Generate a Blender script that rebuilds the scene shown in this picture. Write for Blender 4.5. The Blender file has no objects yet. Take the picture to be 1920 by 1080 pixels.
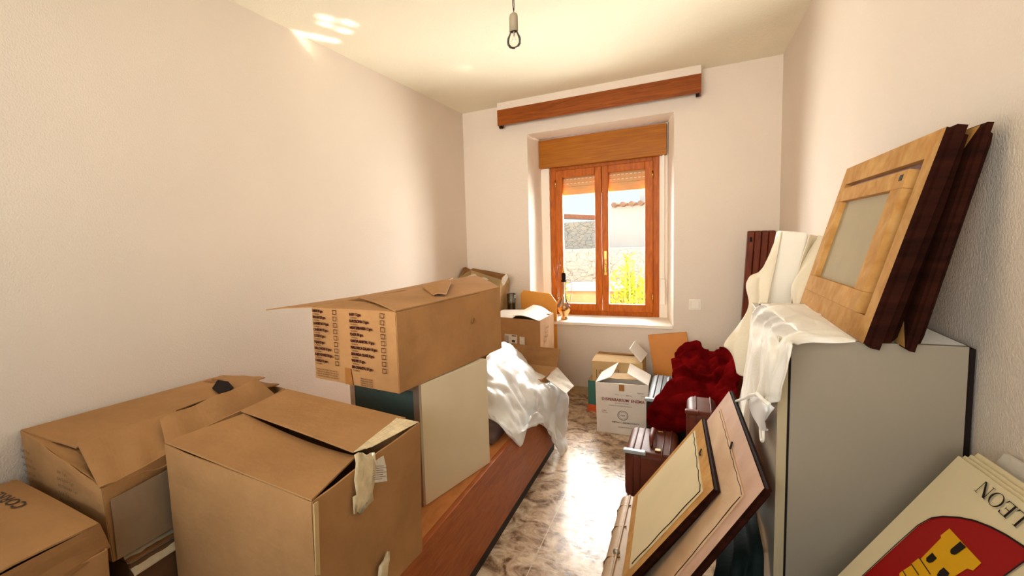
import bpy, bmesh, math, random
from mathutils import Vector, Matrix, noise
random.seed(7)
S = bpy.context.scene
COL = S.collection
# ------------------------------------------------------------------ camera
YAW, PITCH, ROLL, FPX, CX, CY, H = -0.544632093, -0.0935591363, -0.0487512037, 935.72, 733.13, 538.98, 1.5
cy, sy, cp, sp = math.cos(YAW), math.sin(YAW), math.cos(PITCH), math.sin(PITCH)
FW = Vector((sy*cp, cy*cp, sp)); r0 = Vector((cy, -sy, 0)); u0 = r0.cross(FW)
RT = math.cos(ROLL)*r0 + math.sin(ROLL)*u0
UP = -math.sin(ROLL)*r0 + math.cos(ROLL)*u0
CAM = Vector((0, 0, H))
def ray(x, y): return FW + (x-CX)/FPX*RT - (y-CY)/FPX*UP
def at(x, y, ax, v):
    d = ray(x, y); i = 'XYZ'.index(ax)
    return CAM + d*((v-CAM[i])/d[i])
cd = bpy.data.cameras.new('camera'); cam = bpy.data.objects.new('camera', cd); COL.objects.link(cam)
cd.sensor_width = 36; cd.lens = FPX/1920*36; cd.shift_x = (960-CX)/1920; cd.shift_y = (CY-540)/1920; cd.clip_start = 0.02
M = Matrix.Identity(4)
for i in range(3): M[i][0] = RT[i]; M[i][1] = UP[i]; M[i][2] = -FW[i]; M[i][3] = CAM[i]
cam.matrix_world = M; S.camera = cam
S.view_settings.view_transform = 'Standard'; S.view_settings.look = 'None'; S.view_settings.gamma = 1
S.view_settings.exposure = 0.0

# ------------------------------------------------------------------ materials
def lin(c):
    return tuple((v/255/12.92 if v/255 <= .04045 else ((v/255+.055)/1.055)**2.4) for v in c)
def mat(name, rgb, rough=.6, var=.0, vscale=6, bump=.0, bscale=40, metal=0, grain=None, rgb2=None, spec=.16, sheen=0, stretch=(1,1,1), detail=4, coat=0):
    m = bpy.data.materials.new(name); m.use_nodes = True
    nt = m.node_tree; N = nt.nodes; L = nt.links; b = N['Principled BSDF']
    c = lin(rgb)
    b.inputs['Base Color'].default_value = (*c, 1); b.inputs['Roughness'].default_value = rough
    b.inputs['Metallic'].default_value = metal; b.inputs['Specular IOR Level'].default_value = spec
    if sheen: b.inputs['Sheen Weight'].default_value = sheen; b.inputs['Sheen Roughness'].default_value = .4
    if coat: b.inputs['Coat Weight'].default_value = coat; b.inputs['Coat Roughness'].default_value = .12
    tc = N.new('ShaderNodeTexCoord'); mp = N.new('ShaderNodeMapping'); mp.inputs['Scale'].default_value = stretch
    L.new(tc.outputs['Object'], mp.inputs['Vector'])
    if var or rgb2:
        n = N.new('ShaderNodeTexNoise'); n.inputs['Scale'].default_value = vscale; n.inputs['Detail'].default_value = detail
        n.inputs['Distortion'].default_value = grain or 0
        L.new(mp.outputs[0], n.inputs['Vector'])
        cr = N.new('ShaderNodeValToRGB'); e = cr.color_ramp.elements
        c2 = lin(rgb2) if rgb2 else tuple(max(0, v*(1-var)) for v in c)
        c1 = c if rgb2 else tuple(min(1, v*(1+var*.6)) for v in c)
        e[0].position = .32; e[1].position = .68; e[0].color = (*c2, 1); e[1].color = (*c1, 1)
        L.new(n.outputs['Fac'], cr.inputs[0]); L.new(cr.outputs[0], b.inputs['Base Color'])
    if bump:
        n2 = N.new('ShaderNodeTexNoise'); n2.inputs['Scale'].default_value = bscale; n2.inputs['Detail'].default_value = 3
        L.new(mp.outputs[0], n2.inputs['Vector'])
        bp = N.new('ShaderNodeBump'); bp.inputs['Strength'].default_value = bump; bp.inputs['Distance'].default_value = .01
        L.new(n2.outputs['Fac'], bp.inputs['Height']); L.new(bp.outputs[0], b.inputs['Normal'])
    return m
WALL = mat('wall_plaster', (228, 216, 203), .9, .03, 1.5, .28, 150, spec=.2)
CEIL = mat('ceiling_plaster', (246, 240, 218), .9, .03, 1.5, .45, 85, spec=.2)
REVEAL = mat('reveal_paint', (246, 238, 226), .8, .02, 3, .15, 40)
SKIRT = mat('skirting_tile', (206, 178, 140), .3, .15, 20)
CARD = mat('cardboard', (176, 132, 86), .78, .08, 4, .08, 60, spec=.25)
CARD2 = mat('cardboard_grey', (158, 134, 108), .8, .08, 4, .08, 60, spec=.25)
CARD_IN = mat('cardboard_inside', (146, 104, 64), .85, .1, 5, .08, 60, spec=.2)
CARDW = mat('cardboard_white', (226, 218, 208), .6, .04, 5, .05, 60)
CARDP = mat('cardboard_pale', (206, 176, 128), .75, .06, 5, .05, 60)
TAPE = mat('brown_tape', (160, 108, 56), .3, .1, 20, .2, 30)
TAPEC = mat('clear_tape', (226, 208, 172), .22, .15, 30, .5, 45)
INK = mat('print_ink', (56, 16, 14), .7)
INKG = mat('grey_ink', (74, 62, 52), .7)
INKR = mat('red_ink', (128, 44, 36), .7)
LABEL = mat('paper_label', (224, 216, 204), .6, .1, 60)
WOODB = mat('bed_board_wood', (168, 92, 40), .42, 0, 7, 0, rgb2=(140, 70, 28), stretch=(3, .8, 8), grain=1.2)
WOODE = mat('bed_top_wood', (196, 130, 78), .35, 0, 7, 0, rgb2=(176, 110, 60), stretch=(3, .8, 8), grain=1.2)
PLINTH = mat('black_plinth', (46, 40, 38), .6)
WOODV = mat('valance_wood', (154, 82, 22), .35, 0, 6, 0, rgb2=(116, 54, 10), stretch=(.6, 6, 14), grain=1.4)
WOODS = mat('shutter_box_wood', (172, 106, 14), .4, 0, 5, 0, rgb2=(146, 82, 8), stretch=(.6, 6, 12), grain=1.2)
WOODW = mat('window_wood', (194, 104, 18), .4, 0, 6, 0, rgb2=(164, 78, 8), stretch=(6, 6, 1), grain=1.0)
BRASS = mat('brass', (206, 160, 84), .25, metal=1)
BRASSD = mat('old_brass', (140, 100, 60), .35, .2, 60, metal=1)
METAL = mat('brushed_metal', (190, 186, 178), .35, metal=.9)
WHITEP = mat('white_plastic', (240, 234, 222), .35)
BLIND = mat('blind_slat', (214, 182, 130), .6)
ORANGE = mat('orange_laminate', (206, 128, 22), .35, .05, 8)
FLAM = mat('pale_laminate', (218, 206, 180), .35, .03, 5)
GLAM = mat('grey_laminate', (150, 139, 122), .45, .03, 3)
DOORW = mat('door_white_gloss', (214, 208, 192), .12, .02, 3)
EDGE = mat('beige_edge', (176, 160, 128), .5)
DARK = mat('dark_gap', (30, 20, 18), .8)
SHEET = mat('white_sheet', (242, 238, 228), .75, .04, 4, .12, 120, spec=.2, sheen=.3)
SHEET2 = mat('white_satin', (230, 232, 234), .38, .03, 4, .06, 120, spec=.4, sheen=.2)
SHEETC = mat('cream_sheet', (238, 229, 208), .8, .05, 5, .12, 120, spec=.2)
VELVET = mat('red_velvet', (92, 8, 10), .95, .5, 8, .35, 90, spec=.0)
LEATH = mat('brown_leather', (96, 46, 30), .52, .3, 9, .15, 90, coat=.02)
LEATHK = mat('black_leather', (30, 28, 30), .5, .2, 9, .15, 90, coat=.02)
LEATHB = mat('beige_leather', (186, 158, 128), .5, .1, 9, .12, 90)
PINE = mat('pine_frame', (206, 162, 100), .85, 0, 9, .1, 60, rgb2=(184, 134, 72), stretch=(2, 2, 2), grain=.6, spec=.04)
PINEP = mat('pale_plywood', (214, 184, 150), .6, 0, 3, .1, 60, rgb2=(192, 156, 120), stretch=(5, 1, 1), grain=.8)
BACKB = mat('cream_backing', (216, 200, 160), .7, .05, 4)
CANV = mat('canvas_back', (170, 156, 126), .9, .06, 5, .2, 200)
WALN = mat('dark_walnut', (48, 20, 11), .8, 0, 6, .1, 50, spec=.06, rgb2=(32, 11, 6), stretch=(1, 1, 8))
MAHO = mat('mahogany', (122, 54, 26), .4, 0, 6, .05, 40, rgb2=(84, 32, 16), stretch=(5, 5, 1))
SIGNB = mat('sign_board', (222, 208, 172), .6, .04, 4)
RED = mat('shield_red', (150, 6, 10), .5)
GOLD = mat('castle_gold', (216, 162, 12), .5)
INKB = mat('black_ink', (24, 16, 14), .6)
TEALB = mat('teal_print', (70, 120, 112), .5)
ORNG = mat('orange_print', (214, 96, 50), .5)
TEALF = mat('dark_teal_fabric', (30, 44, 42), .8, .3, 10, .2, 60)
PLASTW = mat('plastic_film', (206, 190, 160), .2, .1, 20, .5, 40)
GLASSD = mat('dark_glass', (58, 74, 70), .08, .15, 3)
BRIST = mat('clay_tile', (168, 112, 84), .8, .15, 20)
STUCCO = mat('stucco', (226, 222, 214), .9, .04, 2)
LEAF = mat('leaf_green', (158, 176, 44), .6, .25, 12)
LEAF2 = mat('leaf_dark', (120, 142, 50), .6, .25, 12)
EARTH = mat('garden_soil', (170, 140, 104), .95, .15, 6)
KER = mat('copper', (196, 150, 96), .22, metal=.9)

def worn(m, amt=.55, corr=(0, 0, 1)):
    # stains, scuffs and the fine corrugation of cardboard
    nt = m.node_tree; N = nt.nodes; L = nt.links; b = N['Principled BSDF']
    tc = N.new('ShaderNodeTexCoord')
    n = N.new('ShaderNodeTexNoise'); n.inputs['Scale'].default_value = 2.3; n.inputs['Detail'].default_value = 9; n.inputs['Roughness'].default_value = .7; L.new(tc.outputs['Object'], n.inputs['Vector'])
    cr = N.new('ShaderNodeValToRGB'); e = cr.color_ramp.elements; e[0].position = .36; e[0].color = (.70, .64, .58, 1); e[1].position = .60; e[1].color = (1, 1, 1, 1); L.new(n.outputs['Fac'], cr.inputs[0])
    mx = N.new('ShaderNodeMixRGB'); mx.blend_type = 'MULTIPLY'; mx.inputs[0].default_value = amt
    src = b.inputs['Base Color'].links[0].from_socket; L.new(src, mx.inputs[1]); L.new(cr.outputs[0], mx.inputs[2]); L.new(mx.outputs[0], b.inputs['Base Color'])
    cz = N.new('ShaderNodeTexNoise'); cz.inputs['Scale'].default_value = 9; cz.inputs['Detail'].default_value = 4; L.new(tc.outputs['Object'], cz.inputs['Vector'])
    ab = N.new('ShaderNodeMath'); ab.operation = 'PINGPONG'; ab.inputs[1].default_value = .5; L.new(cz.outputs['Fac'], ab.inputs[0])
    b2 = N.new('ShaderNodeBump'); b2.inputs['Strength'].default_value = .35; b2.inputs['Distance'].default_value = .012; L.new(ab.outputs[0], b2.inputs['Height'])
    if b.inputs['Normal'].links: L.new(b.inputs['Normal'].links[0].from_socket, b2.inputs['Normal'])
    L.new(b2.outputs[0], b.inputs['Normal'])
for m_ in (CARD, CARD2, CARD_IN, CARDP): worn(m_)
worn(PINE, .7); worn(CARDW, .25)
def floor_mat():
    m = bpy.data.materials.new('marble_tile'); m.use_nodes = True
    nt = m.node_tree; N = nt.nodes; L = nt.links; b = N['Principled BSDF']
    tc = N.new('ShaderNodeTexCoord')
    n = N.new('ShaderNodeTexNoise'); n.inputs['Scale'].default_value = 9; n.inputs['Detail'].default_value = 8; n.inputs['Roughness'].default_value = .62; n.inputs['Distortion'].default_value = .9
    L.new(tc.outputs['Object'], n.inputs['Vector'])
    cr = N.new('ShaderNodeValToRGB'); e = cr.color_ramp.elements
    e[0].position = .38; e[0].color = (*lin((112, 84, 60)), 1); e[1].position = .60; e[1].color = (*lin((218, 196, 168)), 1)
    x = e.new(.47); x.color = (*lin((178, 150, 122)), 1)
    L.new(n.outputs['Fac'], cr.inputs[0])
    sx = N.new('ShaderNodeSeparateXYZ'); L.new(tc.outputs['Object'], sx.inputs[0])
    def joint(o, off):
        a = N.new('ShaderNodeMath'); a.operation = 'ADD'; a.inputs[1].default_value = off; L.new(o, a.inputs[0])
        d = N.new('ShaderNodeMath'); d.operation = 'PINGPONG'; d.inputs[1].default_value = .3; L.new(a.outputs[0], d.inputs[0])
        c = N.new('ShaderNodeMath'); c.operation = 'LESS_THAN'; c.inputs[1].default_value = .0022; L.new(d.outputs[0], c.inputs[0]); return c
    j1 = joint(sx.outputs[0], .615+6); j2 = joint(sx.outputs[1], -2.2+6)
    mx = N.new('ShaderNodeMath'); mx.operation = 'MAXIMUM'; L.new(j1.outputs[0], mx.inputs[0]); L.new(j2.outputs[0], mx.inputs[1])
    mix = N.new('ShaderNodeMixRGB'); L.new(mx.outputs[0], mix.inputs[0]); L.new(cr.outputs[0], mix.inputs[1]); mix.inputs[2].default_value = (*lin((206, 190, 166)), 1)
    L.new(mix.outputs[0], b.inputs['Base Color'])
    n2 = N.new('ShaderNodeTexNoise'); n2.inputs['Scale'].default_value = 38; n2.inputs['Detail'].default_value = 5; L.new(tc.outputs['Object'], n2.inputs['Vector'])
    mr = N.new('ShaderNodeMapRange'); mr.inputs[1].default_value = .35; mr.inputs[2].default_value = .65; mr.inputs[3].default_value = .12; mr.inputs[4].default_value = .42
    L.new(n2.outputs['Fac'], mr.inputs[0]); L.new(mr.outputs[0], b.inputs['Roughness'])
    b.inputs['Specular IOR Level'].default_value = .32
    bp = N.new('ShaderNodeBump'); bp.inputs['Strength'].default_value = .12; bp.inputs['Distance'].default_value = .004; L.new(n2.outputs['Fac'], bp.inputs['Height']); L.new(bp.outputs[0], b.inputs['Normal'])
    return m
FLOOR = floor_mat()
def glass_mat(name, tint=(1, 1, 1), gl=.08):
    m = bpy.data.materials.new(name); m.use_nodes = True; nt = m.node_tree; N = nt.nodes; L = nt.links
    N.remove(N['Principled BSDF']); out = N['Material Output']
    t = N.new('ShaderNodeBsdfTransparent'); t.inputs[0].default_value = (*tint, 1)
    g = N.new('ShaderNodeBsdfGlossy'); g.inputs['Roughness'].default_value = .03
    f = N.new('ShaderNodeFresnel'); f.inputs[0].default_value = 1.45
    ad = N.new('ShaderNodeMath'); ad.operation = 'ADD'; ad.inputs[1].default_value = gl-.04; L.new(f.outputs[0], ad.inputs[0])
    mx = N.new('ShaderNodeMixShader'); L.new(ad.outputs[0], mx.inputs[0]); L.new(t.outputs[0], mx.inputs[1]); L.new(g.outputs[0], mx.inputs[2]); L.new(mx.outputs[0], out.inputs[0])
    return m
PANE = glass_mat('window_glass', (.98, .99, 1), .002)
BULB = glass_mat('bulb_glass', (.98, .97, .95), .02)
LAMPG = glass_mat('lamp_glass', (.75, .78, .72), .22)
def stone_mat():
    m = bpy.data.materials.new('rubble_stone'); m.use_nodes = True; nt = m.node_tree; N = nt.nodes; L = nt.links; b = N['Principled BSDF']
    tc = N.new('ShaderNodeTexCoord'); mp = N.new('ShaderNodeMapping'); mp.inputs['Scale'].default_value = (1, 1, 1.8); L.new(tc.outputs['Object'], mp.inputs[0])
    nz = N.new('ShaderNodeTexNoise'); nz.inputs['Scale'].default_value = 4; L.new(mp.outputs[0], nz.inputs['Vector'])
    mv = N.new('ShaderNodeMixRGB'); mv.inputs[0].default_value = .12; L.new(mp.outputs[0], mv.inputs[1]); L.new(nz.outputs['Color'], mv.inputs[2])
    v = N.new('ShaderNodeTexVoronoi'); v.feature = 'DISTANCE_TO_EDGE'; v.inputs['Scale'].default_value = 9; L.new(mv.outputs[0], v.inputs['Vector'])
    v2 = N.new('ShaderNodeTexVoronoi'); v2.inputs['Scale'].default_value = 9; L.new(mv.outputs[0], v2.inputs['Vector'])
    cr = N.new('ShaderNodeValToRGB'); e = cr.color_ramp.elements; e[0].color = (*lin((206, 196, 176)), 1); e[1].color = (*lin((180, 178, 172)), 1)
    L.new(v2.outputs['Color'], cr.inputs[0])
    c2 = N.new('ShaderNodeValToRGB'); e = c2.color_ramp.elements; e[0].position = .0; e[0].color = (*lin((176, 172, 164)), 1); e[1].position = .06; e[1].color = (1, 1, 1, 1)
    L.new(v.outputs['Distance'], c2.inputs[0])
    mm = N.new('ShaderNodeMixRGB'); mm.blend_type = 'MULTIPLY'; mm.inputs[0].default_value = 1; L.new(cr.outputs[0], mm.inputs[1]); L.new(c2.outputs[0], mm.inputs[2]); L.new(mm.outputs[0], b.inputs['Base Color'])
    b.inputs['Roughness'].default_value = .95
    return m
STONE = stone_mat()

# ------------------------------------------------------------------ helpers
def link(name, bm, m, parent=None, smooth=False, bevel=0, seg=2, kind=None):
    me = bpy.data.meshes.new(name); bm.normal_update(); bm.to_mesh(me); bm.free()
    o = bpy.data.objects.new(name, me); COL.objects.link(o)
    for q in (m if isinstance(m, (list, tuple)) else [m]): me.materials.append(q)
    if parent is not None:
        o.parent = parent; o.matrix_parent_inverse = Matrix.Translation(-parent.location) if parent.type == 'EMPTY' and not parent.parent else Matrix.Identity(4)
    if smooth:
        for p in me.polygons: p.use_smooth = True
    if bevel:
        md = o.modifiers.new('bevel', 'BEVEL'); md.width = bevel; md.segments = seg; md.limit_method = 'ANGLE'; md.angle_limit = math.radians(40)
    if kind: o['kind'] = kind
    return o
def tag(o, label, cat, group=None):
    o['label'] = label; o['category'] = cat
    if group: o['group'] = group
    return o
def thing(name, loc, label, cat, group=None):
    o = bpy.data.objects.new(name, None); COL.objects.link(o); o.location = Vector(loc); o.empty_display_size = .05
    return tag(o, label, cat, group)
def V(*a): return Vector(a)
def box(bm, a, b, R=None, mi=0):
    x0, y0, z0 = a; x1, y1, z1 = b
    vs = [V(x, y, z) for z in (z0, z1) for x, y in ((x0, y0), (x1, y0), (x1, y1), (x0, y1))]
    if R is not None: vs = [R @ v for v in vs]
    v = [bm.verts.new(q) for q in vs]
    for f in ((3, 2, 1, 0), (4, 5, 6, 7), (0, 1, 5, 4), (1, 2, 6, 5), (2, 3, 7, 6), (3, 0, 4, 7)):
        fc = bm.faces.new([v[i] for i in f]); fc.material_index = mi
def hexa(bm, b4, t4, mi=0):
    v = [bm.verts.new(q) for q in list(b4)+list(t4)]
    for f in ((3, 2, 1, 0), (4, 5, 6, 7), (0, 1, 5, 4), (1, 2, 6, 5), (2, 3, 7, 6), (3, 0, 4, 7)):
        fc = bm.faces.new([v[i] for i in f]); fc.material_index = mi
def panel(bm, q, t=.004, nu=8, nv=6, disp=None, flip=False):
    """solid bent sheet over the quad q = [p00,p10,p11,p01]; disp(u,v) offsets along the normal"""
    p00, p10, p11, p01 = [Vector(p) for p in q]
    n = (p10-p00).cross(p01-p00).normalized()
    if flip: n = -n
    F = []; B = []
    for j in range(nv+1):
        fr = []; br = []
        for i in range(nu+1):
            u = i/nu; v = j/nv
            p = (p00*(1-u)+p10*u)*(1-v)+(p01*(1-u)+p11*u)*v
            if disp: p = p+n*disp(u, v)
            fr.append(bm.verts.new(p+n*t/2)); br.append(bm.verts.new(p-n*t/2))
        F.append(fr); B.append(br)
    for j in range(nv):
        for i in range(nu):
            bm.faces.new((F[j][i], F[j][i+1], F[j+1][i+1], F[j+1][i])); bm.faces.new((B[j][i], B[j+1][i], B[j+1][i+1], B[j][i+1]))
    for i in range(nu):
        bm.faces.new((F[0][i], B[0][i], B[0][i+1], F[0][i+1])); bm.faces.new((F[nv][i], F[nv][i+1], B[nv][i+1], B[nv][i]))
    for j in range(nv):
        bm.faces.new((F[j][0], F[j+1][0], B[j+1][0], B[j][0])); bm.faces.new((F[j][nu], B[j][nu], B[j+1][nu], F[j+1][nu]))
    bmesh.ops.recalc_face_normals(bm, faces=bm.faces)
def wob(s, a, k=3.1):
    return lambda u, v: a*noise.noise(Vector((u*k+s, v*k-s, s*1.7)))*min(1, 6*min(u, 1-u)+.25)
def catmull(P, t):
    n = len(P)-1; x = t*n; i = min(int(x), n-1); f = x-i
    p0 = P[max(i-1, 0)]; p1 = P[i]; p2 = P[i+1]; p3 = P[min(i+2, n)]
    return .5*((2*p1)+(p2-p0)*f+(2*p0-5*p1+4*p2-p3)*f*f+(3*p1-p0-3*p2+p3)*f**3)
def cloth(name, rows, m, parent=None, nu=60, nv=60, t=.004, folds=None, smooth=True):
    """cloth surface through a grid of points; rows run one way, points in a row the other"""
    rows = [[Vector(p) for p in r] for r in rows]
    G = [[None]*(nu+1) for _ in range(nv+1)]
    for i in range(nu+1):
        c = [catmull(r, i/nu) for r in rows]
        for j in range(nv+1): G[j][i] = catmull(c, j/nv)
    if folds:
        G2 = [[None]*(nu+1) for _ in range(nv+1)]
        for j in range(nv+1):
            for i in range(nu+1):
                du = G[j][min(i+1, nu)]-G[j][max(i-1, 0)]; dv = G[min(j+1, nv)][i]-G[max(j-1, 0)][i]
                n = du.cross(dv); n = n.normalized() if n.length > 1e-9 else V(0, 0, 1)
                G2[j][i] = G[j][i]+n*folds(i/nu, j/nv, G[j][i])
        G = G2
    bm = bmesh.new(); vs = [[bm.verts.new(p) for p in r] for r in G]
    for j in range(nv):
        for i in range(nu): bm.faces.new((vs[j][i], vs[j][i+1], vs[j+1][i+1], vs[j+1][i]))
    o = link(name, bm, m, parent, smooth)
    md = o.modifiers.new('thickness', 'SOLIDIFY'); md.thickness = t; md.offset = 0
    md.use_rim = True
    return o
def tube(bm, pts, r, n=10, close=False, cap=True):
    pts = [Vector(p) for p in pts]; R = r if isinstance(r, (list, tuple)) else [r]*len(pts)
    rings = []; N = len(pts); prev = None
    for i, p in enumerate(pts):
        a = pts[(i-1) % N] if close else pts[max(i-1, 0)]; b = pts[(i+1) % N] if close else pts[min(i+1, N-1)]
        d = (b-a).normalized()
        if prev is None: x = d.orthogonal().normalized()
        else: x = (prev-d*prev.dot(d)).normalized()
        prev = x; y = d.cross(x)
        rings.append([bm.verts.new(p+(x*math.cos(2*math.pi*k/n)+y*math.sin(2*math.pi*k/n))*R[i]) for k in range(n)])
    for i in range(N if close else N-1):
        A = rings[i]; B = rings[(i+1) % N]
        for k in range(n): bm.faces.new((A[k], A[(k+1) % n], B[(k+1) % n], B[k]))
    if cap and not close:
        bm.faces.new(rings[0][::-1]); bm.faces.new(rings[-1])
def lathe(bm, prof, c, n=28, axis=None):
    c = Vector(c); rings = []
    for r, z in prof:
        if r < 1e-5: rings.append([bm.verts.new(c+V(0, 0, z))])
        else: rings.append([bm.verts.new(c+V(r*math.cos(2*math.pi*k/n), r*math.sin(2*math.pi*k/n), z)) for k in range(n)])
    for A, B in zip(rings, rings[1:]):
        for k in range(n):
            a = [A[k % len(A)], A[(k+1) % len(A)], B[(k+1) % len(B)], B[k % len(B)]]
            f = []
            for v in a:
                if v not in f: f.append(v)
            if len(f) > 2: bm.faces.new(f)
def poly(bm, pts, n, t=.0008, off=.0004, mi=0):
    """thin printed shape lying on a surface, raised by off"""
    n = Vector(n).normalized(); v = [bm.verts.new(Vector(p)+n*off) for p in pts]
    f = bm.faces.new(v); f.material_index = mi; f.normal_update()
    if f.normal.dot(n) < 0: f.normal_flip()
    return f
def text_into(bm, s, size, fr, x, y, off=.0006, wide=1.0, bold=0, align='LEFT'):
    """letters laid on a plane frame fr=(origin, xdir, ydir, normal)"""
    cu = bpy.data.curves.new('tmp', 'FONT'); cu.body = s; cu.size = size; cu.offset = bold; cu.align_x = align; cu.resolution_u = 2
    o = bpy.data.objects.new('tmp', cu); COL.objects.link(o)
    dg = bpy.context.evaluated_depsgraph_get(); me = bpy.data.meshes.new_from_object(o.evaluated_get(dg))
    O, X, Y, Nn = fr
    vs = [bm.verts.new(O+X*(x+v.co.x*wide)+Y*(y+v.co.y)+Nn*off) for v in me.vertices]
    for p in me.polygons:
        try: bm.faces.new([vs[i] for i in p.vertices])
        except ValueError: pass
    bpy.data.objects.remove(o); bpy.data.curves.remove(cu); bpy.data.meshes.remove(me)
def strip(bm, fr, x0, y0, x1, y1, off=.0006):
    O, X, Y, Nn = fr
    poly(bm, [O+X*x0+Y*y0, O+X*x1+Y*y0, O+X*x1+Y*y1, O+X*x0+Y*y1], Nn, off=off)

# ------------------------------------------------------------------ room shell
WL, WR, YB, ZC, YF = -1.952, .563, 4.745, 2.712, -1.0
def S_box(name, a, b, m, **k):
    bm = bmesh.new(); box(bm, a, b); return link(name, bm, m, kind='structure', **k)
S_box('floor', (WL-.2, YF-.2, -.1), (WR+.2, YB, 0), FLOOR)
S_box('ceiling', (WL-.2, YF-.2, ZC), (WR+.2, YB+.5, ZC+.1), CEIL)
S_box('wall_left', (WL-.2, YF-.2, 0), (WL, YB, ZC), WALL)
S_box('wall_right', (WR, YF-.2, 0), (WR+.2, YB, ZC), WALL)
# rear wall with an assumed doorway, unseen behind the camera
bm = bmesh.new()
box(bm, (WL, YF-.2, 0), (-1.75, YF, ZC)); box(bm, (.35, YF-.2, 0), (WR, YF, ZC)); box(bm, (-1.75, YF-.2, 2.35), (.35, YF, ZC))
link('wall_rear', bm, WALL, kind='structure')
# window wall: opening -1.319..-.129 x .669..2.42, splayed through .55 m
OX0, OX1, OZ0, OZ1 = -1.319, -.129, .669, 2.42
IX0, IX1, IY = -1.300, -.190, 5.16
YE = 5.30
bm = bmesh.new()
def quad(a, b, c, d): bm.faces.new([bm.verts.new(Vector(p)) for p in (a, b, c, d)])
wl, wr = WL-.2, WR+.2
for (x0, x1, z0, z1) in ((wl, OX0, -.1, ZC+.1), (OX1, wr, -.1, ZC+.1), (OX0, OX1, -.1, OZ0), (OX0, OX1, OZ1, ZC+.1)):
    quad((x0, YB, z0), (x1, YB, z0), (x1, YB, z1), (x0, YB, z1))
EX0, EX1, EZ0, EZ1 = -1.225, -.253, .669, 2.42
for (x0, x1, z0, z1) in ((wl, EX0, -.1, ZC+.1), (EX1, wr, -.1, ZC+.1), (EX0, EX1, -.1, EZ0), (EX0, EX1, EZ1, ZC+.1)):
    quad((x0, YE, z0), (x1, YE, z0), (x1, YE, z1), (x0, YE, z1))
for (A, B) in (((OX0, OX1, YB), (IX0, IX1, IY)), ((IX0, IX1, IY), (EX0, EX1, IY+.005)), ((EX0, EX1, IY+.005), (EX0, EX1, YE))):
    a0, a1, ya = A; b0, b1, yb = B
    quad((a0, ya, OZ0), (a0, ya, OZ1), (b0, yb, OZ1), (b0, yb, OZ0))
    quad((a1, ya, OZ0), (b1, yb, OZ0), (b1, yb, OZ1), (a1, ya, OZ1))
    quad((a0, ya, OZ1), (a1, ya, OZ1), (b1, yb, OZ1), (b0, yb, OZ1))
    quad((a0, ya, OZ0), (b0, yb, OZ0), (b1, yb, OZ0), (a1, ya, OZ0))
for x in (wl, wr): quad((x, YB, -.1), (x, YE, -.1), (x, YE, ZC+.1), (x, YB, ZC+.1))
for z in (-.1, ZC+.1): quad((wl, YB, z), (wr, YB, z), (wr, YE, z), (wl, YE, z))
bmesh.ops.remove_doubles(bm, verts=bm.verts, dist=1e-4)
bm.normal_update()
wb = link('wall_back', bm, [WALL, REVEAL], kind='structure')
for p in wb.data.polygons:
    c = p.center
    if YB+.01 < c.y < YE-.01 and OX0-.01 < c.x < OX1+.01 and OZ0-.01 < c.z < OZ1+.01: p.material_index = 1
# sill board
bm = bmesh.new()
hexa(bm, [V(OX0-.0, YB-.018, OZ0-.022), V(OX1+.0, YB-.018, OZ0-.022), V(IX1, IY, OZ0-.001), V(IX0, IY, OZ0-.001)],
     [V(OX0, YB-.018, OZ0+.004), V(OX1, YB-.018, OZ0+.004), V(IX1+.0, IY, OZ0+.006), V(IX0, IY, OZ0+.006)])
link('trim_1', bm, REVEAL, kind='structure', bevel=.003)
S_box('baseboard_back', (WL, YB-.012, 0), (WR, YB, .075), SKIRT)
S_box('baseboard_left', (WL, YF, 0), (WL+.012, YB-.012, .075), SKIRT)
S_box('baseboard_right', (WR-.012, YF, 0), (WR, YB-.012, .075), SKIRT)

# ------------------------------------------------------------------ window
win = bpy.data.objects.new('window_1', None); COL.objects.link(win); win.location = (-.74, 5.2, OZ0); win['kind'] = 'structure'
FY = 5.2
bm = bmesh.new()
box(bm, (-1.224, FY, OZ0), (-1.165, FY+.07, 2.16)); box(bm, (-.312, FY, OZ0), (-.253, FY+.07, 2.16))
box(bm, (-1.165, FY, OZ0), (-.312, FY+.07, .715)); box(bm, (-1.165, FY, 2.105), (-.312, FY+.07, 2.16))
link('window_frame', bm, WOODW, win, bevel=.004)
def sash(x0, x1, gx0, gx1, z0, z1, gz0, gz1):
    bm = bmesh.new(); y0, y1 = FY-.018, FY+.035
    box(bm, (x0, y0, z0), (gx0, y1, z1)); box(bm, (gx1, y0, z0), (x1, y1, z1))
    box(bm, (gx0, y0, z0), (gx1, y1, gz0)); box(bm, (gx0, y0, gz1), (gx1, y1, z1))
    f = link('sash', bm, WOODW, win, bevel=.005)
    bm = bmesh.new(); box(bm, (gx0-.004, FY+.006, gz0-.004), (gx1+.004, FY+.010, gz1+.004)); g = link('pane', bm, PANE, f)
    return f
sash(-1.170, -.7435, -1.103, -.803, .712, 2.108, .785, 2.035)
s2 = sash(-.7405, -.306, -.683, -.372, .712, 2.108, .785, 2.04)
bm = bmesh.new(); box(bm, (-.722, FY-.024, 1.07), (-.700, FY-.018, 1.30)); box(bm, (-.717, FY-.04, 1.2), (-.705, FY-.024, 1.215))
tube(bm, [(-.711, FY-.045, 1.222), (-.711, FY-.05, 1.19), (-.709, FY-.048, 1.15), (-.711, FY-.05, 1.11), (-.711, FY-.046, 1.095)], [.006, .007, .005, .007, .004])
link('handle', bm, BRASS, s2, smooth=False)
for hx in (-1.168, -.309):
    for hz in (.86, 1.98):
        bm = bmesh.new(); tube(bm, [(hx, FY-.022, hz-.035), (hx, FY-.022, hz+.035)], .007); link('hinge', bm, BRASS, win, smooth=True)
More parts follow.
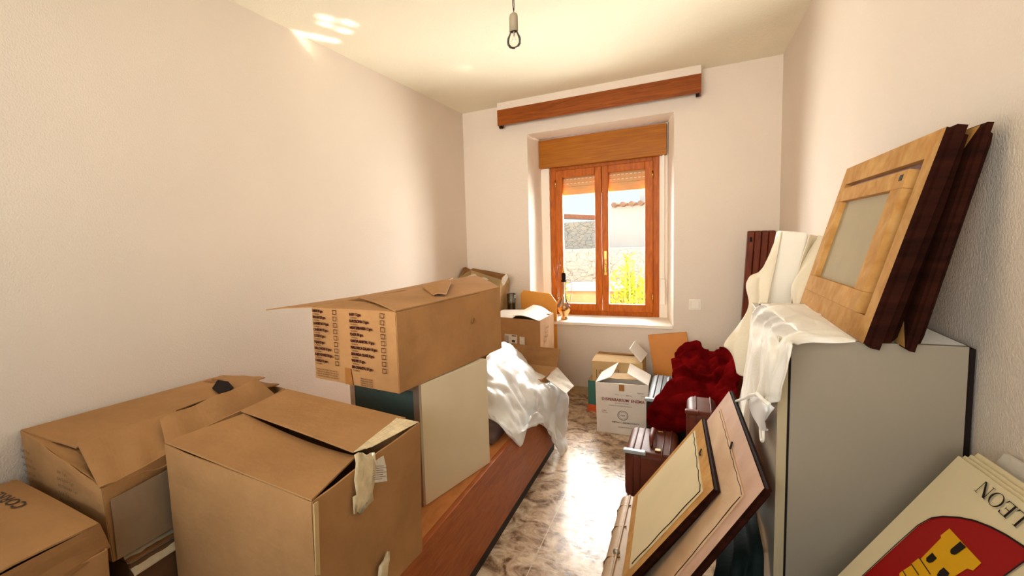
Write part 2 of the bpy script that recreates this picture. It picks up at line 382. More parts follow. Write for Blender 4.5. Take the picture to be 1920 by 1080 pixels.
# shutter box, blind, strap
bm = bmesh.new(); box(bm, (-1.3, 5.085, 2.135), (-.197, 5.155, 2.405)); box(bm, (-1.3, 5.155, 2.163), (-.197, YE, 2.405))
o = link('shutter_box', bm, WOODS, bevel=.003); tag(o, 'wooden roller shutter box above the window sashes', 'shutter box')
bm = bmesh.new()
z = 2.16; k = 0
while z > 1.87:
    z -= .042; box(bm, (-1.22, 5.292-.006-.003*(k%2), z-.001), (-.258, 5.292+.006, z+.042)); k += 1
bl = thing('roller_blind', (-.74, 5.292, 1.86), 'beige roller blind half lowered behind the window panes', 'blind')
link('slats', bm, BLIND, bl, bevel=.004)
bm = bmesh.new()
for zz in (2.0, 1.958):
    for i in range(26):
        x = -1.19+i*.036; box(bm, (x, 5.2815, zz+.018), (x+.02, 5.2835, zz+.024))
link('vent_slots', bm, mat('slot_light_paint', (255, 246, 226), .6), bl)  # slots painted near-white to stand for daylight passing through them
bm = bmesh.new(); box(bm, (-.228, 5.1, .86), (-.212, 5.104, 2.135)); st = thing('blind_strap', (-.22, 5.1, .8), 'pale blind strap with recoil case right of the window', 'strap')
link('strap', bm, WHITEP, st)
bm = bmesh.new(); box(bm, (-.245, 5.07, .80), (-.2, 5.12, 1.04)); link('recoil_case', bm, WHITEP, st, bevel=.012, seg=3)
# ------------------------------------------------------------------ valance
va = thing('curtain_valance', (-.75, YB, 2.5), 'long dark-stained wooden curtain valance above the window', 'valance')
VY = 4.60
bm = bmesh.new(); box(bm, (-1.55, VY, 2.508), (.054, VY+.018, 2.648)); link('front_board', bm, WOODV, va, bevel=.002)
bm = bmesh.new(); box(bm, (-1.55, VY+.018, 2.508), (-1.532, YB, 2.648)); link('end_board', bm, WOODV, va)
bm = bmesh.new(); box(bm, (.036, VY+.018, 2.508), (.054, YB, 2.648)); link('end_board', bm, WOODV, va)
bm = bmesh.new(); box(bm, (-1.55, VY, 2.648), (.054, YB, ZC)); link('top_batten', bm, WALL, va, bevel=.004)
for x in (-1.53, .03):
    bm = bmesh.new(); box(bm, (x-.012, VY+.02, 2.488), (x+.012, VY+.06, 2.508)); link('bracket', bm, DARK, va)
# ------------------------------------------------------------------ wall switch
sw = thing('light_switch', (.024, YB, .857), 'cream wall switch on the plaster right of the window sill', 'switch')
bm = bmesh.new(); box(bm, (-.02, YB-.008, .812), (.068, YB, .902)); link('plate', bm, WHITEP, sw, bevel=.004, seg=3)
bm = bmesh.new(); box(bm, (-.004, YB-.014, .824), (.054, YB-.008, .888)); link('rocker', bm, WHITEP, sw, bevel=.003)
# ------------------------------------------------------------------ bulb
bx, by = -.604, 2.02
bu = thing('pendant_bulb', (bx, by, ZC), 'bare clear bulb in a grey holder hanging on twisted wire', 'light bulb')
zb = 2.228
prof = [(0, 0), (.010, .0012), (.019, .006), (.0255, .016), (.0272, .028), (.0255, .040), (.0195, .052), (.0145, .062), (.0135, .068)]
bm = bmesh.new(); lathe(bm, prof, (bx, by, zb)); link('glass_bulb', bm, BULB, bu, smooth=True)
bm = bmesh.new(); lathe(bm, [(.0001, .046), (.004, .046), (.0035, .07), (.0001, .07)], (bx, by, zb), 10)
for s in (-1, 1): tube(bm, [(bx+s*.003, by, zb+.046), (bx+s*.009, by, zb+.028)], .0007, 6)
tube(bm, [(bx-.009, by, zb+.028), (bx-.003, by, zb+.033), (bx+.003, by, zb+.033), (bx+.009, by, zb+.028)], .0005, 6)
link('filament', bm, METAL, bu)
bm = bmesh.new(); lathe(bm, [(.0001, .064), (.013, .064), (.013, .08), (.0001, .08)], (bx, by, zb), 20); link('screw_cap', bm, DARK, bu, smooth=True)
bm = bmesh.new(); lathe(bm, [(.0135, .064), (.0165, .064), (.0165, .118), (.014, .128), (.007, .134), (.0001, .136)], (bx, by, zb), 24); link('holder', bm, mat('grey_holder', (146, 134, 112), .5), bu, smooth=True)
for ph in (0, 2.2):
    bm = bmesh.new(); tube(bm, [(bx+.003*math.sin(k*.9+ph)+.006*math.sin(k*.25+ph)*min(1, k/4), by+.003*math.cos(k*.9+ph), zb+.134+(ZC-zb-.134)*k/24) for k in range(25)], .0017, 6); link('wire', bm, DARK, bu, smooth=True)
# ------------------------------------------------------------------ bed base
bd = thing('divan_bed_base', (-1.37, 2.1, 0), 'long brown veneered bed base standing along the left wall', 'bed')
BX, BY0, BY1, BZ = -.8, .76, 3.45, .43
bm = bmesh.new(); box(bm, (BX-.022, BY0, .065), (BX, BY1, BZ)); link('side_board', bm, WOODB, bd, bevel=.002)
bm = bmesh.new(); box(bm, (WL+.02, BY0, .39), (BX-.022, BY1, BZ)); link('top_board', bm, WOODE, bd)
bm = bmesh.new(); box(bm, (WL+.02, BY1-.02, .065), (BX-.022, BY1, .39)); link('end_board', bm, WOODB, bd)
bm = bmesh.new(); box(bm, (WL+.03, BY0+.02, 0), (BX-.012, BY1-.02, .065)); link('plinth', bm, PLINTH, bd)

# ------------------------------------------------------------------ cartons
def carton(name, label, b4, t4, m=CARD, t=.005, bulge=.006, closed=False, cat='cardboard box', seed=1, group=None, sides=(0,1,2,3)):
    """body walls of a carton from its four bottom and four top corners (anticlockwise from above)"""
    b4 = [Vector(p) for p in b4]; t4 = [Vector(p) for p in t4]
    c = sum(b4, V(0, 0, 0))/4
    root = thing(name, c, label, cat, group)
    bm = bmesh.new()
    for i in sides:
        j = (i+1) % 4
        panel(bm, (b4[i], b4[j], t4[j], t4[i]), t, 12, 8, wob(seed+i*2.3, bulge))
    panel(bm, b4, t, 4, 4)
    link('body', bm, m, root, smooth=False)
    return root
def flap(root, q, m=CARD, name='flap', t=.005, bulge=.006, seed=3., disp=None, nu=12, nv=8):
    bm = bmesh.new(); panel(bm, q, t, nu, nv, disp or wob(seed, bulge)); return link(name, bm, m, root)
def rot2(a): return V(math.cos(a), math.sin(a), 0), V(-math.sin(a), math.cos(a), 0)

# --- large printed carton on the low cabinet
ex, ey = rot2(math.radians(82.7)); o0 = V(-.925, 1.55, .9365)
dx, dy, dz = .846, .444, .302
Bb = [o0, o0+ex*dx, o0+ex*dx+ey*dy, o0+ey*dy]
Bt = [p+V(0, 0, dz) for p in Bb]
B = carton('printed_carton', 'big brown carton printed with two tick box columns, on the white cabinet', Bb, Bt, CARD, seed=2, bulge=.008)
# top flaps
zt = o0.z+dz
flap(B, [Bt[0]+V(0,0,.004), Bt[1]+V(0,0,.004), at(890, 520, 'Z', 1.25), at(672, 558, 'Z', 1.252)], name='right_flap', disp=lambda u, v: .006*math.sin(v*3)-.010*v*math.sin(u*5), nu=20)
flap(B, [Bt[3]+V(.002,0,.0), Bt[2]+V(0,0,.0), at(850, 523, 'X', -1.42), at(499, 582, 'X', -1.62)], name='left_flap', disp=lambda u, v: .008*math.sin(v*3+u*4)*v, nu=20)
flap(B, [at(790, 536.5, 'Z', 1.262), at(812, 553, 'Z', 1.255), at(836, 550, 'Z', 1.262), at(847, 523.5, 'Z', 1.285)], name='torn_flap', disp=lambda u, v: .005*math.sin(v*4))
flap(B, [Bt[3]+V(0,0,-.002), Bt[0]+V(0,0,-.002), Bt[0]*.72+Bt[3]*.28+ex*.17, Bt[3]+ex*.2], name='inner_flap', m=CARD, seed=5)
flap(B, [Bt[1], Bt[2], Bt[2]-ex*.2, Bt[1]-ex*.2], name='inner_flap', m=CARD, seed=8)
bm = bmesh.new(); box(bm, (-1.19, 1.86, 1.205), (-1.12, 2.1, 1.232), Matrix.Rotation(0, 3, 'Z')); o = link('grey_packet', bm, mat('packet_grey', (120, 112, 104), .5), bevel=.004)
tag(o, 'small grey packet showing through the gap in the printed carton lid', 'packet')
# print on the near face: frame origin at bottom left (left corner seen from the camera)
nB = -ex
fr = (Bb[3]+nB*.0065, -ey, V(0, 0, 1), nB)
left = ['BEBES 20 grs.', 'BRAGAS 20 grs.', 'CAMISETAS 10 grs.', 'CAMISON 10 grs.', 'CUTIS 10 grs.', 'FAJAS 20 grs.', 'MALLORCAS 10 grs.', 'SUJETADORES 20 grs.', 'VARIOS 10 grs.']
right = ['BABY 12 grs.', 'BARCELONA 12 grs.', 'MEDITERRANEA 12 grs.', 'PLAZA 30 grs.', 'GARCIA MARTIN, 10 grs.', 'MALLORCA GALAN 10 grs.', 'SEGUNDA CLASE, 8 grs.', 'VALVES 12 grs.', 'SIN CANASTA, 20 grs.']
bm = bmesh.new()
for i in range(9):
    y = dz-.018-i*.0262
    text_into(bm, left[i], .0145, fr, .012, y, off=.004, wide=.76, bold=.0010)
    text_into(bm, 'Unidades', .0105, fr, .014, y-.011, off=.004, wide=.9)
    text_into(bm, right[i], .0145, fr, .220, y-.004, off=.004, wide=.78, bold=.0010)
    text_into(bm, 'Unidades', .0105, fr, .224, y-.015, off=.004, wide=.9)
    for bx0 in (.128, .376):
        x, yy, w = bx0, y-.006, .020
        for (a, b_, c, d) in ((0, 0, w, .0024), (0, w-.004, w, w-.0016), (0, 0, .0024, w-.003), (w-.0024, 0, w, w-.003)): strip(bm, fr, x+a, yy+b_, x+c, yy+d, .004)
for i in range(4):
    text_into(bm, 'FABRICADO EN ESPANA CON CARTON', .0085, fr, .014+.004*(i % 2), .040-i*.0095, off=.004, wide=.8)
    text_into(bm, 'PRENDAS DE VESTIR', .0085, fr, .262, .030-i*.0085, off=.004, wide=.8)
link('tick_list_print', bm, INK, B)
bm = bmesh.new(); panel(bm, [fr[0]+fr[1]*.182+nB*.005, fr[0]+fr[1]*.222+nB*.005, fr[0]+fr[1]*.214+V(0,0,.066)+nB*.005, fr[0]+fr[1]*.182+V(0,0,.066)+nB*.005], .001, 4, 4); link('tape', bm, TAPE, B)
nR = ey*-1
bm = bmesh.new(); c = Bb[0]+ex*.56+V(0, 0, .185)+nR*.006
lathe(bm, [(.0001, 0), (.014, 0), (.011, .004), (.0001, .002)], (0, 0, 0), 14)
bmesh.ops.transform(bm, matrix=Matrix.Translation(c) @ nR.to_track_quat('Z', 'Y').to_matrix().to_4x4(), verts=bm.verts); link('dent', bm, CARD_IN, B)

# --- foreground carton
A = [V(-.812, .901, .432), V(-.789, 1.422, .432), V(-1.393, 1.448, .432), V(-1.415, .925, .432)]
T = [V(-.789, .881, .876), V(-.766, 1.402, .898), V(-1.37, 1.428, .930), V(-1.394, .907, .908)]
Cx = carton('open_carton', 'large plain brown carton nearest the camera with taped sagging flaps', A, T, CARD, seed=4, bulge=.008)
Tn, Tr, Tb, Tl = T
zf = .004
f1 = flap(Cx, [Tl+V(0,0,zf), Tn+V(0,0,zf), at(668, 856, 'Z', .886), at(458, 776, 'Z', .912)], name='front_flap', nu=24, nv=10, disp=lambda u, v: -.014*math.sin(math.pi*(1-u)**.8)*v**1.5)
f2 = flap(Cx, [Tb+V(0,0,zf), Tr+V(-.05,0,zf+.004), at(662, 848, 'Z', .905), at(452, 771, 'Z', .920)], name='back_flap', nu=24, nv=10, disp=lambda u, v: -.002*math.sin(math.pi*(1-u))*v**1.3)
bm = bmesh.new()
panel(bm, [at(662, 848, 'Z', .908), at(697, 838, 'Z', .904), Tr+V(.0,-.003,.004), at(744, 783.5, 'Z', .912)], .0015, 14, 6, lambda u, v: .003*noise.noise(V(u*9, v*9, 1)))
link('tape_flap', bm, TAPEC, Cx)
XR = -.783
def cr_(x, y, d=0): return at(x, y, 'X', XR+d)
bm = bmesh.new()
rowsT = [(664, 702, 850), (667, 706, 872), (664, 702, 902), (668, 698, 925), (661, 700, 934), (663, 680, 962)]
pv = None
for (xa, xb, y) in rowsT:
    r = [bm.verts.new(cr_(xa+(xb-xa)*k/5, y+3*math.sin(k*2+y), .004+.007*abs(math.sin(k*1.7+y*.05)))) for k in range(6)]
    if pv:
        for k in range(5): bm.faces.new((pv[k], pv[k+1], r[k+1], r[k]))
    pv = r
o = link('hanging_tape', bm, TAPEC, Cx, smooth=True); md = o.modifiers.new('s', 'SOLIDIFY'); md.thickness = .0015
bm = bmesh.new(); q = [cr_(694, 906, .0065), cr_(726, 902, .0065), cr_(722, 852, .0065), cr_(698, 868, .0065)]; panel(bm, q, .001, 2, 2); lb = link('label', bm, LABEL, Cx)
bm = bmesh.new()
eU = (q[1]-q[0]); eV = (q[3]-q[0])
for k in range(7):
    a = q[0]+eU*.08+eV*(.15+.11*k); poly(bm, [a, a+eU*(.6+.2*(k % 2)), a+eU*(.6+.2*(k % 2))+eV*.025, a+eV*.025], V(1, 0, 0), off=.001)
link('label_print', bm, INKG, lb)
bm = bmesh.new()
panel(bm, [cr_(592, 1078, .008), cr_(600, 1078, .008), cr_(596, 940, .008), cr_(588, 945, .008)], .003, 2, 6); link('corner_crease', bm, CARDP, Cx)
bm = bmesh.new()
pv = None
for (xa, xb, y) in ((725, 731, 1034), (719, 731, 1050), (710, 728, 1062), (708, 726, 1085)):
    r = [bm.verts.new(cr_(xa+(xb-xa)*k/3, y, .005+.006*(k % 2))) for k in range(4)]
    if pv:
        for k in range(3): bm.faces.new((pv[k], pv[k+1], r[k+1], r[k]))
    pv = r
o = link('torn_tape', bm, TAPEC, Cx, smooth=True); md = o.modifiers.new('s', 'SOLIDIFY'); md.thickness = .0015

# --- long torn carton against the left wall
b0 = .602
Db = [V(-1.45, .745, b0), V(-1.45, 1.52, b0), V(-1.925, 1.56, b0), V(-1.925, .75, b0)]
Dt = [at(191, 915, 'X', -1.45), V(-1.47, 1.52, .90), V(-1.93, 1.586, .893), V(-1.93, .74, .925)]
D = carton('torn_carton', 'long brown carton with torn lid and faded print, against the left wall', Db, Dt, CARD, seed=9, bulge=.01)
fl = flap(D, [Dt[3]+V(0,0,.004), Dt[2]+V(0,0,.004), V(-1.62, 1.56, .925), at(143, 838, 'Z', .885)], name='wall_side_flap', nu=24, disp=lambda u, v: .012*noise.noise(V(u*5, v*3, 2))*v+.004)
flap(D, [Dt[0]+V(.004,-.008,.004), at(340, 866, 'X', -1.45)+V(.004,0,.004), at(330, 770, 'Z', .905), at(145, 832, 'Z', .90)], name='torn_lid', nu=24, m=CARD, disp=lambda u, v: .006*math.sin(u*16)*(1-.5*v)*.6)
flap(D, [at(318, 872, 'X', -1.452)+V(0,0,.006), at(516, 742, 'X', -1.47), at(481, 712, 'X', -1.52), at(300, 786, 'Z', .915)], name='raised_lid', nu=24, m=CARD, disp=lambda u, v: .005*math.sin(u*15))
flap(D, [Dt[2]+V(0,-.01,0), V(-1.5, 1.52, .915), V(-1.52, 1.40, .915), V(-1.9, 1.45, .90)], name='inner_flap', m=CARD_IN)
flap(D, [Dt[3]+V(.0,.004,-.004), Dt[0]+V(0,.006,-.004), Dt[0]+V(-.08,.10,-.015), Dt[3]+V(.02,.12,-.02)], name='near_flap', m=CARD)
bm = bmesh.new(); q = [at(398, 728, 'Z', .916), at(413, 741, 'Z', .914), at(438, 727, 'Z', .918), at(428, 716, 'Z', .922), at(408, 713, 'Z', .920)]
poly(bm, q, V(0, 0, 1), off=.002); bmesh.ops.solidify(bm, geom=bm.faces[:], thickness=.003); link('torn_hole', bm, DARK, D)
frD = (V(-1.925, .738, b0), V(1, 0, 0), V(0, 0, 1), V(0, -1, 0))
bm = bmesh.new()
for i in range(9):
    text_into(bm, left[i], .014, frD, .03, .265-i*.024, off=.018, wide=.8)
    text_into(bm, right[i], .014, frD, .25, .235-i*.022, off=.016, wide=.8)
link('faded_print', bm, INKG, D)
bm = bmesh.new(); panel(bm, [V(-1.440, .752, b0+.004), V(-1.440, 1.5, b0+.004), V(-1.448, 1.5, .83), V(-1.442, .752, .79)], .002, 8, 4, wob(3, .003)); link('grey_side', bm, CARD2, D)

# --- low box under it with plastic film
F_ = carton('film_wrapped_box', 'dark brown low box with clear film edge, under the torn carton', [V(-1.43, .78, .432), V(-1.43, 1.5, .432), V(-1.92, 1.5, .432), V(-1.92, .78, .432)],
            [V(-1.43, .78, .575), V(-1.43, 1.5, .575), V(-1.92, 1.5, .575), V(-1.92, .78, .575)], mat('dark_card', (104, 76, 52), .7, .1), seed=6, bulge=.003)
flap(F_, [V(-1.43, .78, .582), V(-1.43, 1.5, .582), V(-1.92, 1.5, .582), V(-1.92, .78, .582)], name='lid', m=CARD_IN, bulge=.002)
bm = bmesh.new(); panel(bm, [V(-1.41, .78, .545), V(-1.41, 1.45, .56), V(-1.46, 1.45, .594), V(-1.46, .78, .594)], .002, 40, 10, lambda u, v: .006*noise.noise(V(u*22, v*4, 3)))
link('plastic_film', bm, PLASTW, F_, smooth=True)
# --- near left carton
Eb = [V(-1.40, .28, 0), V(-1.40, .69, 0), V(-1.89, .71, 0), V(-1.89, .3, 0)]
Et = [V(-1.36, .28, .70), V(-1.36, .685, .70), V(-1.89, .71, .762), V(-1.89, .3, .762)]
E_ = carton('upside_down_carton', 'brown carton with upside-down black lettering, at the lower left', Eb, Et, CARD, seed=12, bulge=.005)
Ec = at(185, 975, 'Z', .77)
lidq = [V(-1.90, .25, .775), Ec+V(.0, -.42, .0), Ec, V(-1.90, .70, .775)]
fE = flap(E_, lidq, name='lid_flap', nu=16, disp=lambda u, v: -.012*u*u+.006*math.sin(v*3)+(.0 if v > .5 else -.03*(.5-v)))
lp = at(209, 1030, 'Y', .705)
flap(E_, [Ec+V(.0, -.40, -.02), Ec+V(.002, 0, -.01), at(207, 1026, 'Y', .70), V(-1.33, .30, .66)], name='side_flap', m=CARD_IN)
frE = (Ec+V(0, 0, .004), V(-1, -.03, 0), V(0, -1, 0), V(0, 0, 1))
bm = bmesh.new()
text_into(bm, 'CORREOS', .052, frE, .27, .045, off=.006, bold=.001)
text_into(bm, 'CORREOS', .052, frE, .20, .30, off=.006, bold=.001)
link('lettering', bm, INKG, E_)

# --- cabinet under the printed carton
ax, ay = rot2(math.radians(78.45)); c0 = V(-.912, 1.677, .432)
W_, L_, Hc = .4, .5, .5
cab = thing('glass_front_cabinet', c0-ax*0+ay*.2+ax*.25, 'low white cabinet with dark glass front under the printed carton', 'cabinet')
def cb(bm, a0, a1, b0, b1, z0, z1, mi=0):
    p = [c0+ax*a0+ay*b0, c0+ax*a1+ay*b0, c0+ax*a1+ay*b1, c0+ax*a0+ay*b1]
    hexa(bm, [q+V(0, 0, z0) for q in p], [q+V(0, 0, z1) for q in p], mi)
bm = bmesh.new(); cb(bm, .014, L_, 0, .016, 0, Hc); link('side_panel', bm, FLAM, cab, bevel=.002)
bm = bmesh.new(); cb(bm, .014, L_, W_-.016, W_, 0, Hc); link('side_panel', bm, FLAM, cab)
bm = bmesh.new(); cb(bm, .014, L_, .016, W_-.016, 0, .016); cb(bm, .014, L_, .016, W_-.016, Hc-.016, Hc); cb(bm, L_-.016, L_, .016, W_-.016, .016, Hc-.016); link('carcass', bm, FLAM, cab)
bm = bmesh.new(); cb(bm, 0, .014, 0, .03, 0, Hc); cb(bm, 0, .014, W_-.03, W_, 0, Hc); cb(bm, 0, .014, .03, W_-.03, 0, .03); cb(bm, 0, .014, .03, W_-.03, Hc-.03, Hc); link('metal_frame', bm, METAL, cab)
bm = bmesh.new(); cb(bm, .004, .010, .03, W_-.03, .03, Hc-.03); link('glass_panel', bm, GLASSD, cab)

# --- plain chest, tall carton, lettered carton, headboard, cup behind
bm = bmesh.new(); box(bm, (-1.93, 4.46, 0), (-1.14, 4.725, .785)); ch = link('storage_chest', bm, mat('chest_brown', (150, 112, 74), .5, .1, 5), bevel=.004)
tag(ch, 'plain brown chest behind the taped carton by the back wall', 'chest')
Hb = [V(-1.048, 4.018, 0), V(-1.035, 4.43, 0), V(-1.44, 4.45, 0), V(-1.46, 4.12, 0)]
Ht = [p+V(0, 0, .8) for p in Hb]
Hx = carton('barcode_carton', 'brown carton with barcode label and white inside flaps, left of the window', Hb, Ht, CARD, seed=15, bulge=.004)
Ht = [Vector(p) for p in Ht]
flap(Hx, [Ht[3]+V(0,0,.0), Ht[0]*.42+Ht[3]*.58, at(985, 581, 'Z', .815), at(945, 581, 'Z', .815)], m=CARDW, name='white_flap', disp=lambda u, v: .012*math.sin(math.pi*v))
flap(Hx, [Ht[0]*.42+Ht[3]*.58+V(0,0,.02), Ht[0]+V(0,0,.005), at(1036, 586, 'Z', .81), at(1000, 572, 'Z', .86)], m=CARDW, name='white_flap', disp=lambda u, v: .014*math.sin(u*4))
flap(Hx, [Ht[1], Ht[2], Ht[2]+V(.0, -.14, .01), Ht[1]+V(0, -.14, .01)], m=CARD, name='back_flap')
hd = (Ht[0]-Ht[3]).normalized(); hn = V(hd.y, -hd.x, 0)
frH = (Hb[3]+V(0,0,.0), hd, V(0, 0, 1), hn)
def onH(px, py):
    # point of the carton front under a pixel of the photograph, used once to place the label
    d = ray(px, py); t = (Hb[3]-CAM).dot(hn)/d.dot(hn); p = CAM+d*t; return (p-Hb[3]).dot(hd), p.z
x0, z0 = onH(947, 642); x1, z1 = onH(970, 628)
bm = bmesh.new(); strip(bm, frH, x0, z0-.01, x1, z1, .005); x2, _ = onH(975, 640); x3, z3 = onH(984, 632); strip(bm, frH, x2, z0-.002, x3, z3, .005); lb = link('barcode_label', bm, LABEL, Hx)
bm = bmesh.new()
for k in range(12):
    if k % 4 != 3: strip(bm, frH, x0+.006+k*.003, z0+.0, x0+.0075+k*.003, z1-.012, .006)
strip(bm, frH, x1-.05, z1-.015, x1-.008, z1-.006, .006); strip(bm, frH, x1-.05, z0+.01, x1-.02, z0+.03, .006); strip(bm, frH, x1-.05, z0-.004, x1-.008, z0+.003, .006)
link('barcode', bm, INKG, lb)
frH2 = (Hb[0]+V(.003, 0, 0), V(.03, 1, 0).normalized(), V(0, 0, 1), V(1, -.03, 0))
bm = bmesh.new()
for k in range(4): text_into(bm, 'FRAGIL' if k % 2 else 'No 12', .03, frH2, .08+.02*k, .60+.035*k, off=.006)
link('side_print', bm, INKG, Hx)
Gx = [V(-1.53, 4.47, .787), V(-1.55, 4.72, .787), V(-1.92, 4.72, .787), V(-1.92, 4.47, .787)]
Gt = [at(937, 540, 'Y', 4.46), at(955, 529, 'Y', 4.70), V(-1.90, 4.70, 1.17), at(862, 520, 'Y', 4.46)]
G = carton('lettered_carton', 'pale brown carton with ragged open top in the left back corner', Gx, Gt, CARDP, seed=20, bulge=.006)
flap(G, [Gt[3]+V(0,0,0), Gt[0]+V(0,0,0), at(925, 545, 'Y', 4.30), at(850, 542, 'Y', 4.25)], name='front_flap', m=CARD, bulge=.01)
flap(G, [Gt[2]+V(.0,-.01,0), Gt[1]+V(0,-.01,0), at(948, 514, 'Y', 4.70), at(887, 503, 'Y', 4.70)], name='back_flap', m=CARD_IN, bulge=.01)
flap(G, [Gt[0]+V(0,.0,0), Gt[1]+V(0,0,0), at(951, 513, 'Y', 4.69), at(942, 520, 'Y', 4.55)], name='side_flap', m=CARDP, bulge=.012)
flap(G, [Gt[3]+V(0,0,0), Gt[2]+V(0,0,0), at(873, 501, 'Y', 4.69), at(869, 502, 'Y', 4.6)], name='side_flap', m=CARD_IN, bulge=.012)
bm = bmesh.new()
pts = [(878, 517), (890, 514), (898, 521), (908, 520), (916, 524), (906, 527), (892, 522), (880, 521)]
poly(bm, [at(x, y, 'Y', 4.44) for x, y in pts], V(0, -1, 0)); bmesh.ops.solidify(bm, geom=bm.faces[:], thickness=.004)
link('torn_paper', bm, LABEL, G); bm = bmesh.new()
poly(bm, [at(x, y, 'Y', 4.52) for x, y in ((942, 521), (950, 512), (953, 520), (946, 534), (938, 540))], V(0, -1, 0))
link('torn_paper', bm, LABEL, G)
dG = (Gx[1]-Gx[0]).normalized(); frG = (Gx[0]+V(0,0,0), dG, V(0,0,1), V(dG.y, -dG.x, 0))
bm = bmesh.new(); text_into(bm, 'CARTON', .052, frG, .02, .10, off=.007); link('lettering', bm, INKG, G)
# headboard
bm = bmesh.new()
hx0, hx1, hz = -1.41, -1.075, .965; yb = 4.60
pts = [(hx0, 0), (hx1, 0), (hx1, hz-.11), (hx1-.055, hz-.03), (hx0+.03, hz), (hx0, hz-.03)]
# leaning board between the cartons and the window wall
import itertools
vA = [bm.verts.new(V(x, 4.728+.0*(z), z)) for x, z in pts]; vB = [bm.verts.new(V(x, 4.743, z)) for x, z in pts]
bm.faces.new(vA); bm.faces.new(vB[::-1])
for i in range(len(pts)): bm.faces.new((vA[i], vB[i], vB[(i+1) % len(pts)], vA[(i+1) % len(pts)]))
bmesh.ops.recalc_face_normals(bm, faces=bm.faces)
o = link('headboard_panel', bm, mat('headboard_orange', (238, 168, 78), .4, .05, 6), bevel=.003); tag(o, 'orange board with clipped corners standing left below the window', 'board')
# glass cup
cg = at(963, 578, 'Z', .79); cg.y = 4.6; cg.x = -1.50
cg = V(-1.462, 4.60, .787)
bm = bmesh.new(); lathe(bm, [(.0001, 0), (.036, 0), (.042, .16), (.040, .16), (.034, .004), (.0001, .004)], cg, 24); o = link('glass_tumbler', bm, LAMPG, smooth=True); tag(o, 'clear glass tumbler standing beside the orange clipped-corner board', 'glass')

# --- open box at the bed's end
Ib = [V(-.842, 3.2, .432), V(-.822, 3.43, .432), V(-1.2, 3.43, .432), V(-1.2, 3.2, .432)]
It = [V(-.83, 3.2, .555), V(-.785, 3.43, .583), V(-1.2, 3.43, .60), V(-1.2, 3.2, .56)]
I_ = carton('flapped_carton', 'open brown carton with raised flap at the end of the bed base', Ib, It, CARD, seed=31, bulge=.004)
flap(I_, [It[2], It[1], at(1050, 654.5, 'Y', 3.47), at(958, 643.5, 'Y', 3.47)], name='raised_flap', m=CARD_IN, bulge=.004)
flap(I_, [It[0]+V(.003,.06,0), It[1]+V(.003,0,0), at(1076, 724, 'X', -.70), at(1061, 738, 'X', -.70)], name='hanging_flap', m=CARDW, bulge=.004)

# ------------------------------------------------------------------ cartons by the window
Mb = [V(-.600, 3.885, 0), V(-.255, 3.885, 0), V(-.262, 4.18, 0), V(-.600, 4.18, 0)]
Mt = [V(-.607, 3.88, .376), V(-.258, 3.88, .388), V(-.262, 4.18, .386), V(-.607, 4.18, .376)]
Mx = carton('medical_carton', 'white medical carton with red lettering and open flaps on the floor', Mb, Mt, CARDW, seed=40, bulge=.002, group=None)
flap(Mx, [Mt[0]+V(0,0,.0), Mt[3]+V(0,0,0), at(1160.5, 679.5, 'Y', 4.15), at(1147, 706, 'Y', 3.98)], name='left_flap', m=CARDW, bulge=.003)
flap(Mx, [Mt[1]+V(0,0,.0), Mt[2]+V(0,0,0), at(1181, 681.5, 'Y', 4.15), at(1176, 700, 'Y', 3.98)], name='right_flap', m=CARDW, bulge=.003)
flap(Mx, [Mt[0]+V(.01,.003,-.004), Mt[1]+V(-.01,.003,-.004), Mt[1]+V(-.02,.1,-.03), Mt[0]+V(.02,.1,-.03)], name='front_flap', m=CARDP, bulge=.003)
flap(Mx, [Mt[3]+V(.01,-.003,-.004), Mt[2]+V(-.01,-.003,-.004), Mt[2]+V(-.02,-.10,-.02), Mt[3]+V(.02,-.10,-.02)], name='back_flap', m=CARDP, bulge=.003)
frM = (Mb[0]+V(0,-.001,0), V(1, 0, .02).normalized(), V(-.01, -.0135, 1).normalized(), V(0, -1, 0))
bm = bmesh.new()
text_into(bm, "DISPERBARIUM' ENEMA", .030, frM, .036, .246, off=.004, wide=.92, bold=.0006)
text_into(bm, 'SULFATO DE BARIO', .011, frM, .125, .228, off=.004)
link('red_lettering', bm, INKR, Mx)
bm = bmesh.new()
text_into(bm, 'SUSPENSION RADIOLOGICA', .011, frM, .085, .208, off=.004, wide=1.1)
text_into(bm, '12 u.', .014, frM, .125, .292, off=.004); text_into(bm, '300 ml', .014, frM, .20, .29, off=.004)
text_into(bm, 'Agitese', .014, frM, .275, .315, off=.004); text_into(bm, 'Lote', .012, frM, .30, .295, off=.004)
text_into(bm, 'Codigo', .011, frM, .035, .165, off=.004); text_into(bm, 'Nacional', .011, frM, .035, .150, off=.004)
text_into(bm, 'IMPORT. LABORATORIOS', .015, frM, .105, .082, off=.004, wide=1.05, bold=.0003)
text_into(bm, 'MADRID ESPANA', .012, frM, .145, .048, off=.004)
O, X, Y, Nn = frM; cc = O+X*.178+Y*.142
for (r1, r2) in ((.036, .032), (.026, .0245)):
    for k in range(32):
        a0, a1 = 2*math.pi*k/32, 2*math.pi*(k+1)/32
        poly(bm, [cc+X*r1*math.cos(a0)+Y*r1*math.sin(a0), cc+X*r1*math.cos(a1)+Y*r1*math.sin(a1), cc+X*r2*math.cos(a1)+Y*r2*math.sin(a1), cc+X*r2*math.cos(a0)+Y*r2*math.sin(a0)], Nn, off=.004)
text_into(bm, 'rovi', .018, frM, .163, .137, off=.004, bold=.0004)
link('grey_lettering', bm, INKG, Mx)
bm = bmesh.new(); strip(bm, frM, .155, .325, .19, .372, .0035); link('tape', bm, TAPE, Mx)
Ob = [V(-.735, 4.32, 0), V(-.34, 4.32, 0), V(-.34, 4.66, 0), V(-.735, 4.66, 0)]
